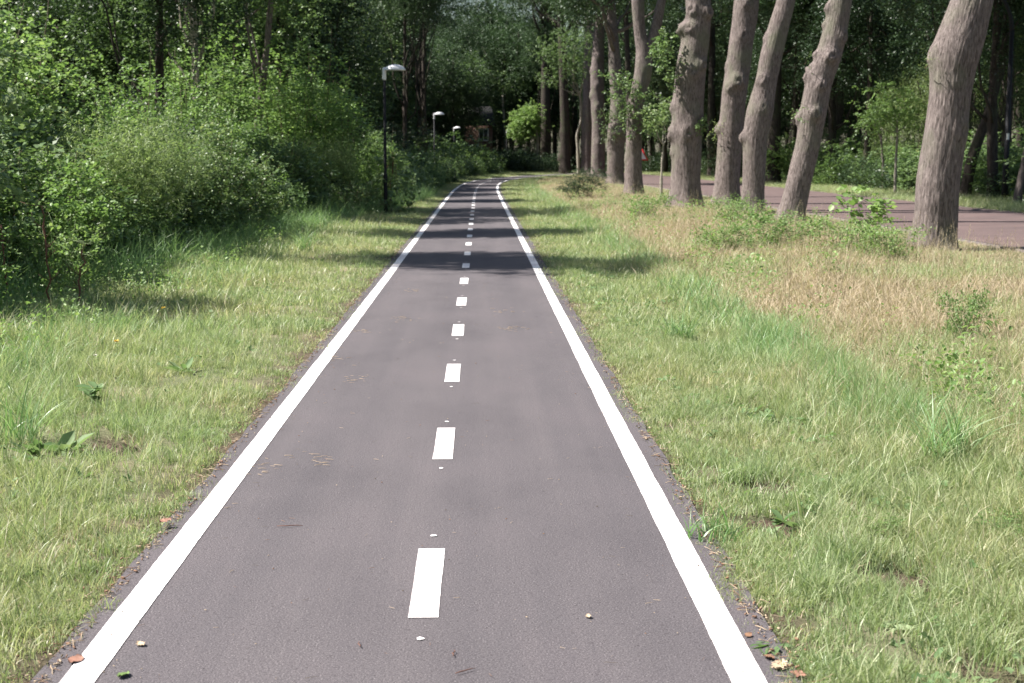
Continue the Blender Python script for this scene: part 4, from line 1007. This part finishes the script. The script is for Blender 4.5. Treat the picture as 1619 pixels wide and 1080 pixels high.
lone_trunk('roadside_tree', [(270,1022,1033),(235,1027,1036),(205,1026,1033),(150,1024,1031)], None, 'small pale trunk across the road left of the sapling stake', M['bark_oak'], 66, group=OG, crown_s=.8)
lone_trunk('roadside_tree', [(262,1040,1052),(200,1042,1052),(150,1042,1050)], None, 'dark trunk far across the road behind the sapling stake', M['bark_dark'], 67, group=OG)
lone_trunk('roadside_tree', [(272,1345,1357),(200,1350,1362),(130,1366,1376)], None, 'dark slanting trunk in the wood left of the thin white sapling', M['bark_dark'], 68, group=OG)

# saplings: thin stem and an open small crown
def sapling(name, stem_px, Yb, rad, leafm, barkm, label, crown_px=None, crown_r=(.5, .5, .4), n_tw=60, nl=9, S=.07, seed=1, cat='sapling', wid=.7):
    b_ = G(*stem_px[0][:2]); Yd = Yb or b_.y; pts = [np.array([*at(px, py, Yd)]) for px, py in stem_px]
    base = np.array([pts[0][0], Yd, float(gz(pts[0][0], Yd)) - .03]); pts = [base] + pts
    root = empty(name, base, 0, label, cat); mb = MB(); gg = np.random.default_rng(seed)
    Q = interp_path([np.array([*p_, 0]) for p_ in pts], 30)[:, :3] - base
    kn = (vnoise(np.cos(np.arange(10) * .63)[None] * 2, np.linspace(0, 9, 30)[:, None], 1.0 * seed) - .5) * rad * .5
    mb.tube(Q, np.linspace(rad, rad * .6, 30), 10, disp=kn)
    V = []; Fs = []; Rn = []; off = 0
    for q, c in enumerate(crown_px or []):
        cc = np.array([*at(c[0], c[1], Yd + gg.uniform(-.3, .3))]) - base; rr = np.array(crown_r) * c[2]
        n_ = max(6, int(n_tw * c[2])); p = gg.normal(0, .5, (n_, 3)) * rr + cc; T = unit((p - cc) / rr + gg.normal(0, .4, p.shape))
        v, f, r = twigs(p, T, gg.uniform(.2, .5, n_) * max(.6, rr[0]), nl, S, six=True, seed=seed * 10 + q, wid=wid)
        V.append(v); Fs.append(f + off); Rn.append(r); off += len(v)
        limb(Q[-1] * .9 + Q[len(Q) // 2] * .1, cc, rad * .4, .004, mb, gg, k=5)
    mb.build('trunk', barkm, root, smooth=True)
    if V: mk('foliage', np.concatenate(V), [np.concatenate(Fs)], leafm, root, rnd=np.concatenate(Rn))
    return root
sapling('sapling', [(914, 278), (914, 240), (913, 224), (910, 217), (914, 206), (919, 190), (918, 170), (917, 145)], None, .13, M['leaf_mid'], M['bark_pale'],
        'crooked pale thin trunk with a kink, at the far end of the oak row', [(905, 110, 1.2), (925, 95, 1.1), (890, 90, 1.2), (870, 120, 1.0), (900, 60, 1.3), (930, 60, 1.2), (865, 80, 1.2)], (1.0, 1.0, .8), 90, 12, .11, 3)
sapling('sapling', [(1045, 313), (1046, 270), (1049, 225)], None, .055, M['leaf_pale'], M['bark_pale'],
        'thin straight pale sapling stem left of the thick straight oak', [(1048, 190, .8), (1035, 200, .8), (1055, 160, .6), (1030, 178, .7), (1045, 175, .8)], (.5, .4, .28), 34, 9, .085, 4)
sapling('sapling', [(1415, 308), (1416, 260), (1419, 203)], None, .075, M['leaf_bright'], M['bark_pale'],
        'very thin white sapling stem across the road, left of the thickest oak', [(1400, 180, 1.0), (1425, 165, 1.0), (1385, 195, .8), (1440, 185, .8), (1410, 150, 1)], (1.0, .8, .5), 60, 10, .11, 5)
sapling('sapling', [(1397, 300), (1396, 255), (1393, 215)], None, .08, M['leaf_mid'], M['bark_oak'],
        'grey young trunk just left of the thin white sapling', [(1380, 190, 1.0), (1395, 170, 1.0)], (.9, .8, .6), 60, 10, .11, 6)
sapling('sapling', [(850, 262), (850, 230), (848, 205)], 148, .2, M['leaf_bright'], M['bark_pale'],
        'small bright lime green tree glowing beyond the bend', [(828, 190, 1.0), (838, 180, .9), (822, 202, .9), (840, 200, .8), (828, 212, .7)], (1.35, 1.2, 1.1), 220, 12, .16, 7, cat='tree')
sapling('sapling', [(798, 262), (799, 225), (797, 190), (796, 168), (795, 150)], 156, .16, M['leaf_mid'], M['bark_pale'],
        'thin white birch stem above the farthest path lamp', [(796, 130, 1)], (2, 2, 1.6), 100, 12, .16, 8)
# the tall young weed / maple seedling on the bank, and tendrils by the lamp
sapling('maple_seedling', [(1352, 392), (1350, 345), (1347, 300)], None, .009, M['leaf_bright'], M['stem_green'],
        'young maple seedling with broad light leaves between the two nearest oaks', [(1352, 300, .7), (1340, 330, .8), (1375, 322, .8), (1400, 330, .6), (1365, 345, .7), (1390, 345, .7)], (.14, .14, .1), 9, 5, .12, 9, cat='seedling', wid=.95)
sapling('climbing_plant', [(619, 342), (617, 290), (622, 262), (620, 240)], 40.5, .012, M['leaf_pale'], M['stem_red'],
        'leafy climbing plant with pale leaves beside the nearest path lamp', [(612, 255, .6), (625, 250, .6), (606, 280, .7), (632, 275, .7), (612, 300, .7), (640, 300, .7), (606, 318, .6), (625, 325, .8), (645, 330, .7)], (.28, .25, .22), 18, 7, .11, 10, cat='climber', wid=.95)
# leafy sprays of the oak trunks
def sprays(root, base, Yd, spots, label=None, leafm='leaf_pale', S=.09, r=(.3, .3, .22), n_tw=24):
    gg = np.random.default_rng(int(spots[0][0])); V = []; Fs = []; Rn = []; off = 0; mb = MB()
    for q, (px, py, s) in enumerate(spots):
        cc = np.array([*at(px, py, Yd - .35 - .2 * gg.random())]) - base; rr = np.array(r) * s; n_ = max(4, int(n_tw * s))
        p = gg.normal(0, .5, (n_, 3)) * rr + cc; T = unit((p - cc) / rr + gg.normal(0, .5, p.shape))
        v, f, r_ = twigs(p, T, gg.uniform(.2, .4, n_), 8, S, six=True, seed=q, wid=.7); V.append(v); Fs.append(f + off); Rn.append(r_); off += len(v)
        limb(cc + np.array([.02, .25, -.12]), cc, .008, .003, mb, gg, k=5)
    mk('leafy_sprout', np.concatenate(V), [np.concatenate(Fs)], M[leafm], root, rnd=np.concatenate(Rn)); mb.build('twig', M['stem'], root)
r5, Y5, b5 = oak_objs[4]; sprays(r5, b5, Y5, [(1050, 85, 1.1), (1042, 72, .8), (1054, 105, .7), (1050, 62, .6), (1056, 130, .4), (1107, 205, .5), (1110, 192, .4)])
r6, Y6, b6 = oak_objs[5]; sprays(r6, b6, Y6, [(985, 135, 1.2), (970, 145, .9), (1000, 140, 1.0), (1015, 150, 1.1), (1030, 170, .8), (1000, 180, 1.0), (1020, 190, 1.2), (1010, 205, .9), (1035, 195, 1.0), (965, 120, .8), (1045, 205, .9), (990, 165, .6)], S=.1, r=(.5, .4, .3), n_tw=20)
r7, Y7, b7 = oak_objs[6]; sprays(r7, b7, Y7, [(965, 190, 1.3), (978, 200, 1.2), (960, 205, 1), (985, 180, 1.0), (958, 180, .9), (970, 212, 1.0)], leafm='leaf_mid', S=.07, r=(.45, .4, .4), n_tw=26)
r2, Y2, b2 = oak_objs[1]; sprays(r2, b2, Y2, [(1262, 172, .3), (1275, 92, .3), (1258, 188, .3)], S=.05, r=(.25, .2, .25), n_tw=10)
r4, Y4, b4 = oak_objs[3]; sprays(r4, b4, Y4, [(1133, 203, .5), (1130, 210, .4)], leafm='leaf_feather', S=.05, r=(.3, .2, .2), n_tw=14)
r8, Y8, b8 = oak_objs[0]; sprays(r8, b8, Y8, [(1469, 95, .12)], S=.03, r=(.2, .2, .2), n_tw=8)

# weeping willow across the road
def willow(px, Y, h, rad, seed, label):
    a = at(px, 300, Y); base = np.array([a.x, Y, float(gz(a.x, Y)) - .03]); root = empty('willow_tree', base, 0, label, 'tree', 'willows across the brick road'); gg = np.random.default_rng(seed)
    mb = MB(); limb((0, 0, -.1), (.2, 0, h * .7), .22, .12, mb, gg, k=10)
    n_ = 420; an = gg.uniform(0, 6.28, n_); rr = rad * np.sqrt(gg.random(n_)); top = h - 1.2 * (rr / rad) ** 2 + gg.normal(0, .4, n_)
    O = np.stack([np.cos(an) * rr, np.sin(an) * rr, top], -1)
    for k in range(12): limb((.2, 0, h * .6), O[k], .07, .015, mb, gg)
    V = []; L_ = gg.uniform(1.5, h * .8, n_); T = np.tile(np.array([[0, 0, -1.]]), (n_, 1)) + gg.normal(0, .05, (n_, 3))
    v, f, r_ = twigs(O, unit(T), L_, 60, .13, wid=.16, droop=0, seed=seed, spread=.35, jitter=.25); mb.build('trunk', M['bark_dark'], root, smooth=True)
    mk('crown', v, [f], M['leaf_feather'], root, rnd=r_)
willow(1575, 66, 8.5, 3.2, 1, 'weeping willow with hanging pale green strands behind the tall street lamp')
willow(1452, 72, 6.0, 2.2, 2, 'small weeping willow behind the thin white sapling')

# bushes across the road
for (px, Y, kind, s, lb) in ((1240, 82, 'mid2', 1.3, 'green bush across the road behind the small leaning trunk'), (1390, 74, 'feather', 1.3, 'feathery green bush behind the thin white sapling'),
                       (1440, 70, 'mid2', 1.0, 'light bush across the road left of the thickest oak'), (1575, 62, 'mid2', .9, 'bush beside the foot of the tall street lamp'),
                       (1610, 58, 'mid', .9, 'bush at the right border across the road'), (1140, 100, 'dark', 1.3, 'dark bush across the road behind the grey burl oak'), (1350, 80, 'mid', 1.3, 'bush across the road behind the dark spotted trunk')):
    a = at(px, 300, Y); shrub_xy(kind, a.x, Y, lb, s, px, name='bush', group='bushes across the brick road')

# ------------------------------------------------------------------ lamps
def path_lamp(px, py, Y, top_py, label, face=0.0):
    b_ = G(px, py, 0) if py else at(px, 260, Y); Yd = Y or b_.y; b_ = at(px, py or 270, Yd); bx = b_.x
    zt = at(px, top_py, Yd).z; base = (bx, Yd, float(gz(bx, Yd)) - .02)
    root = empty('path_lamp', base, face, label, 'street lamp', 'white hooded lamps along the cycle path')
    h = zt - base[2]
    mb = MB(); mb.lathe([(.001, -.3), (.057, -.3), (.057, 1.1), (.052, 1.12), (.042, 1.15), (.040, h - .37), (.001, h - .37)], 18); mb.build('pole', M['lamp_black'], root, smooth=True)
    mb = MB(); th = np.linspace(-2.3, -.8, 6); mb.add([(.0595 * math.cos(a), .0595 * math.sin(a), zz_) for zz_ in (.55, .85) for a in th], f4=[(a, a + 1, a + 7, a + 6) for a in range(5)]); mb.build('access_door', M['lamp_black'], root)
    mb = MB(); mb.lathe([(.001, h - .43), (.052, h - .43), (.055, h - .39), (.055, h - .2), (.05, h - .11), (.02, h - .07), (.001, h - .068)], 18)
    mb.tube([(0, 0, h - .17), (.08, 0, h - .105), (.2, 0, h - .075)], [.045, .05, .04], 10); mb.build('bracket', M['lamp_white'], root, smooth=True)
    # half-dome hood, flat below
    mb = MB(); pr = [(.001, h), (.07, h - .004), (.14, h - .022), (.2, h - .055), (.24, h - .095), (.262, h - .135), (.268, h - .152), (.262, h - .16), (.24, h - .158)]
    mb.lathe(pr, 32, (.30, 0, 0), 1.1, .82); mb.build('hood', M['lamp_white'], root, smooth=True)
    mb = MB(); mb.lathe([(.238, h - .150), (.235, h - .166), (.12, h - .172), (.001, h - .174)], 32, (.30, 0, 0), 1.1, .82); mb.build('lens', M['lamp_glass'], root, smooth=True)
    return root
p1 = G(610, 338, 0)
path_lamp(610, 338, p1.y, 102, 'nearest white hooded path lamp with its black pole in the shrubs')
path_lamp(687, None, p1.y * 2.08, 177, 'second white hooded path lamp from the camera, in front of dark trees')
path_lamp(718, None, p1.y * 3.15, 200, 'third hooded path lamp, small, in the dark before the brick house')
path_lamp(801, None, p1.y * 3.75, 204, 'farthest hooded path lamp, beyond the bend of the path')

# tall curved street lamp across the road
b_ = G(1588, 318); Yd = b_.y
root = empty('street_lamp', (b_.x, Yd, float(gz(b_.x, Yd)) - .02), 0, 'tall black street lamp with a curved top and a small white sticker', 'street lamp')
mb = MB(); mb.lathe([(.001, -.3), (.11, -.3), (.11, 1.3), (.1, 1.35), (.085, 1.4), (.07, 6.0), (.001, 6.0)], 18); mb.build('pole', M['lamp_black'], root, smooth=True)
t = np.linspace(0, 1, 18); ax = [(-1.55 * (1 - math.cos(a * 1.65)) , 0, 5.95 + 1.75 * math.sin(a * 1.65)) for a in t]
mb = MB(); mb.tube(ax, np.linspace(.068, .045, 18), 12); mb.build('arm', M['lamp_black'], root, smooth=True)
e = ax[-1]; mb = MB(); mb.lathe([(.001, .12), (.1, .1), (.18, .03), (.2, -.02), (.001, -.04)], 20, (e[0] - .3, 0, e[2] - .02), 1.7, .8); mb.build('lamp_head', M['lamp_black'], root, smooth=True)
zs = at(1590, 216, Yd).z - root.location.z
mb = MB(); th = np.linspace(-2.2, -1.0, 6); v = [(.088 * math.cos(a), .088 * math.sin(a), zs + s) for s in (-.11, .11) for a in th]
mb.add(v, f4=[(a, a + 1, a + 7, a + 6) for a in range(5)]); mb.build('sticker', M['sign_white'], root)

# warning sign across the road
a = at(1014, 250, 96); root = empty('warning_sign', (a.x, 96, float(gz(a.x, 96))), 0, 'small red and white triangular warning sign beside the forked oak', 'road sign')
zc = at(1014, 247, 96).z - root.location.z; s = .62
mb = MB(); mb.lathe([(.001, -.2), (.035, -.2), (.035, zc + .3), (.001, zc + .3)], 12); mb.build('post', M['galv'], root, smooth=True)
def tri(s_, y, zc_):
    return [(-s_ / 2 * 1.0, y, zc_ - s_ * .29), (s_ / 2, y, zc_ - s_ * .29), (0, y, zc_ + s_ * .577)]
mb = MB(); v = tri(1.0, -.06, zc) + tri(1.0, -.04, zc); mb.add(v, f3=[(0, 1, 2), (5, 4, 3)], f4=[(0, 3, 4, 1), (1, 4, 5, 2), (2, 5, 3, 0)]); mb.build('border', M['sign_red'], root)
mb = MB(); v = tri(.66, -.064, zc); mb.add(v, f3=[(0, 1, 2)]); mb.build('face', M['sign_white'], root)

# brick house glimpsed through the trees
hx, hy = float(at(740, 250, 146).x), 146
root = empty('brick_house', (hx, hy, 0), .12, 'brick house with white window frames half hidden behind the dark trees', 'house')
W, D_, Hh = 2.1, 3.2, 4.6
mb = MB(); mb.box((-W, -D_, -.3), (W, D_, Hh)); mb.build('wall', M['brick'], root)
mb = MB(); mb.add([(-W-.3,-D_-.3,Hh+.002),(W+.3,-D_-.3,Hh+.002),(W+.3,D_+.3,Hh+.002),(-W-.3,D_+.3,Hh+.002),(-W-.3,0,Hh+2),(W+.3,0,Hh+2)], f4=[(0,1,5,4),(2,3,4,5),(0,3,2,1)], f3=[(0,4,3),(1,2,5)]); mb.build('roof', M['tile'], root)
for (wx, wz) in ((.2, 1.5), (-1.2, 3.1), (1.2, 3.1)):
    mb = MB(); w_, h_ = .5, 1.25
    for lo, hi in (((wx-w_, -D_-.04, wz), (wx-w_+.1, -D_-.003, wz+h_)), ((wx+w_-.1, -D_-.04, wz), (wx+w_, -D_-.003, wz+h_)), ((wx-w_+.1, -D_-.04, wz), (wx+w_-.1, -D_-.003, wz+.1)), ((wx-w_+.1, -D_-.04, wz+h_-.1), (wx+w_-.1, -D_-.003, wz+h_)), ((wx-.04, -D_-.04, wz+.1), (wx+.04, -D_-.003, wz+h_-.1))): mb.box(lo, hi)
    fr = mb.build('window', M['sign_white'], root)
    mb = MB(); mb.box((wx-w_+.1, -D_-.02, wz+.1), (wx-.042, -D_-.006, wz+h_-.1)); mb.box((wx+.042, -D_-.02, wz+.1), (wx+w_-.1, -D_-.006, wz+h_-.1)); mb.build('pane', M['glass'], fr)

# ------------------------------------------------------------------ small things in the near verge and on the path
def single_plant(name, px, py, seed, n, L, w, label, rise=.8, stem=0.0, cat='weed', mat='weed', spread=.02):
    p = G(px, py); o = rosette(name, seed, n, L, w, M[mat], rise, stem, spread); COL.objects.link(o); o.location = p; tag(o, label, cat); o.rotation_euler.z = seed; return o
single_plant('broadleaf_weed', 290, 590, 3, 11, .15, .3, 'rosette of long pale leaves in the middle of the left verge', 1.3)
single_plant('broadleaf_weed', 100, 715, 4, 13, .15, .42, 'large dock plant left of the bare hole in the left verge', .9)
single_plant('broadleaf_weed', 1265, 715, 5, 12, .10, .45, 'dark rosette weed in the middle of the right verge', .5)
single_plant('broadleaf_weed', 150, 640, 6, 14, .12, .6, 'clump of round soft leaves below the white clover flower', .9, .12)
single_plant('broadleaf_weed', 1215, 1022, 7, 5, .09, .4, 'bright leaf spreading onto the asphalt edge at the lower right', .15)
single_plant('broadleaf_weed', 55, 720, 8, 10, .14, .35, 'tall leafy weed at the left border beside the dock plant', 1.6)
def big_tuft(px, py, seed, n, h, label, mat='lush', w=.008):
    o = tuft('grass_clump', seed, n, h, w, .12, .75, M[mat], seg=5, curl=.7); COL.objects.link(o); o.location = G(px, py); tag(o, label, 'grass clump'); return o
big_tuft(1495, 735, 31, 130, .5, 'tall upright sedge clump near the right border')
big_tuft(1075, 540, 32, 160, .36, 'long lush bluish grass clump on the inner slope of the right verge')
big_tuft(1125, 850, 33, 45, .2, 'short clump of broad blades leaning towards the right edge line')
big_tuft(480, 400, 34, 90, .65, 'tall arching grass clump at the scrub edge in the left verge')
big_tuft(30, 700, 35, 70, .42, 'clump of long blades at the left border')
# reddish dead stalks at the left edge of the scrub
def stalk(px, py, h, seed, label, lean=0):
    p = G(px, py); gg = np.random.default_rng(seed); mb = MB(); t = np.linspace(0, 1, 12); P_ = np.stack([lean * t + gg.normal(0, .012, 12), gg.normal(0, .012, 12), t * h - .03], -1)
    mb.tube(P_, .011 * (1 - .5 * t) + .004 * (gg.random(12) > .7), 6)
    for k in range(16):
        s = P_[gg.integers(3, 12)]; limb(s, s + np.array([gg.normal(0, .09), gg.normal(0, .06), gg.uniform(.03, .14)]), .004, .0015, mb, gg, k=4, n=4)
    o = mb.build('dead_stalk', M['stem_red']); o.location = p; tag(o, label, 'dead stalk', 'dead reddish stalks at the scrub edge'); return o
stalk(15, 500, .95, 1, 'dead reddish stalk at the left border', -.05)
stalk(82, 505, 1.15, 2, 'dead reddish stalk a little right of the border one', -.05)
stalk(125, 500, .7, 3, 'shortest dead reddish stalk of the three', .05)
def flower(px, py, h, mat, r, label, seed):
    p = G(px, py); root = empty('flower', p, 0, label, 'flower'); mb = MB(); mb.tube([(0, 0, -.01), (.01, 0, h * .6), (.005, .01, h)], [.002, .002, .0018], 5); mb.build('flower_stem', M['stem_green'], root)
    gg = np.random.default_rng(seed); n_ = 46; a = gg.uniform(0, 6.28, n_); e = gg.uniform(.05, 1.0, n_); D = np.stack([np.cos(a), np.sin(a), e], -1)
    v, f, r_ = leaves(np.tile(np.array([[.005, .01, h]]), (n_, 1)), D, np.stack([-np.cos(a), -np.sin(a), 1 + 0 * a], -1), np.full(n_, r), .3, .05); mk('flower_head', v, [f], mat, root)
flower(258, 516, .17, M['yellow'], .026, 'yellow dandelion flower farther up the left verge', 1)
flower(184, 570, .15, M['yellow'], .026, 'yellow dandelion flower beside the white clover', 2)
flower(150, 590, .13, M['petal'], .02, 'round white clover flower in the left verge', 3)
flower(108, 592, .12, M['petal'], .016, 'smaller dull white clover flower left of the round one', 4)
# crumbly dark soil thrown up in the bare spots
def mound(px, py, r, label, seed):
    p = G(px, py); gg = np.random.default_rng(seed); k = 26; a, b_ = np.meshgrid(np.linspace(-1, 1, k), np.linspace(-1, 1, k)); q = np.hypot(a, b_ * 1.1)
    h_ = np.clip(1 - q, -.2, 1) * .16 * r + (fbm(a * 6 + seed, b_ * 6) - .5) * .28 * r * (q < 1.1) - .02 - .12 * r * np.exp(-((a - .2) ** 2 + (b_ + .1) ** 2) * 9)
    i_ = np.arange(k - 1)[:, None] * k; j_ = np.arange(k - 1)[None]; f = np.stack([i_ + j_, i_ + j_ + 1, i_ + k + j_ + 1, i_ + k + j_], -1).reshape(-1, 4)
    o = mk('soil_heap', np.stack([a * r, b_ * r, h_], -1).reshape(-1, 3), [f], M['soil'], smooth=True, attrs={'bare': np.ones(k * k)}); o.location = p; tag(o, label, 'soil heap')
mound(165, 706, .17, 'dark crumbly soil hole beside the dock plant in the left verge', 1)
mound(1213, 828, .13, 'dark bare soil patch nearest the right edge line', 2)
mound(1410, 912, .12, 'bare soil patch in the lower right verge', 3)
# fallen leaves
def fallen(px, py, L, mat, label, seed, z=.0045, lobed=True):
    p = G(px, py, 0); gg = np.random.default_rng(seed); k = 18; t = np.linspace(0, 1, k)
    w = L * .32 * np.sin(np.pi * t) ** .7 * (1 + (.28 * np.cos(t * 5 * 2 * math.pi) if lobed else 0)); xs = (t - .5) * L
    zc = .05 * L * (1 + np.sin(t * 3.5 + seed)) * .5; ze = zc + .10 * L * gg.random(k)
    v = np.concatenate([np.stack([xs, w, ze], -1), np.stack([xs, 0 * xs, zc], -1), np.stack([xs, -w, ze + .004], -1)])
    f = [(a + c * k, a + 1 + c * k, a + 1 + (c + 1) * k, a + (c + 1) * k) for c in range(2) for a in range(k - 1)]
    o = mk('fallen_leaf', v, [np.array(f)], mat); o.location = (p.x, p.y, z); o.rotation_euler = (0, 0, gg.uniform(0, 6.28)); tag(o, label, 'fallen leaf', 'fallen leaves on the path'); return o
fallen(195, 1070, .055, M['leaf_green'], 'green fallen leaf on the asphalt at the bottom left', 1)
fallen(222, 1021, .04, M['leaf_tan'], 'small tan fallen leaf on the asphalt near the left line', 2)
fallen(120, 1046, .07, M['leaf_red'], 'long reddish fallen leaf on the left edge line', 3, lobed=False)
fallen(1232, 1056, .075, M['leaf_tan'], 'curled tan fallen leaf right of the right line at the bottom', 4)
fallen(1262, 1070, .065, M['leaf_red'], 'reddish brown fallen leaf at the grass edge at the bottom', 5)
fallen(1215, 1042, .05, M['leaf_brown'], 'brown fallen leaf touching the outside of the right line', 6)
fallen(262, 835, .06, M['leaf_red'], 'red-brown fallen leaf in the left grass edge', 7, z=.03)
fallen(1183, 1007, .035, M['leaf_brown'], 'tiny brown leaf on the asphalt strip right of the right line', 8)
fallen(930, 977, .03, M['leaf_tan'], 'tiny tan leaf crumb alone on the right lane', 9)
def twig(px, py, L, rz, label, seed):
    p = G(px, py, 0); o = crumb(seed, L, .0022, M['stem_red']); o.name = 'fallen_twig'; COL.objects.link(o); o.location = (p.x, p.y, .005); o.rotation_euler.z = rz; tag(o, label, 'twig')
twig(718, 1036, .06, 1.4, 'short red twig upright in view right of the nearest paint dot', 51)
twig(735, 1064, .07, .7, 'thin twig lying slantwise at the bottom of the right lane', 52)
twig(568, 1022, .05, 1.7, 'small brown twig left of the nearest paint dot', 53)
twig(460, 834, .11, 0.1, 'pale straw lying crosswise on the left lane', 54)

# ------------------------------------------------------------------ light
EL, AZ = R(52), R(180 + 86)      # sun stands to the left, a touch behind
w = bpy.data.worlds.new('World'); sc.world = w; w.use_nodes = True
nt = w.node_tree; bg = nt.nodes['Background']; sky = nt.nodes.new('ShaderNodeTexSky'); sky.sky_type = 'NISHITA'; sky.sun_disc = False
sun_dir = Vector((-math.cos(EL) * math.cos(R(-3)), -math.cos(EL) * math.sin(R(-3)), math.sin(EL)))
sky.sun_elevation = EL; sky.sun_rotation = math.atan2(sun_dir.x, sun_dir.y); sky.air_density = 1.2; sky.dust_density = 1.5
nt.links.new(sky.outputs[0], bg.inputs[0]); bg.inputs[1].default_value = .05
sl = bpy.data.lights.new('sun', 'SUN'); sl.energy = 5; sl.angle = R(.53); sl.color = (1, .955, .89)
so = bpy.data.objects.new('sun', sl); COL.objects.link(so); so.rotation_euler = sun_dir.to_track_quat('Z', 'Y').to_euler()
sc.view_settings.view_transform = 'Standard'; sc.view_settings.look = 'None'; sc.view_settings.exposure = 1.33; sc.view_settings.gamma = 1
sc.render.engine = 'CYCLES'
sc.cycles.max_bounces = 4; sc.cycles.diffuse_bounces = 2; sc.cycles.glossy_bounces = 1; sc.cycles.transmission_bounces = 2
sc.cycles.use_denoising = True
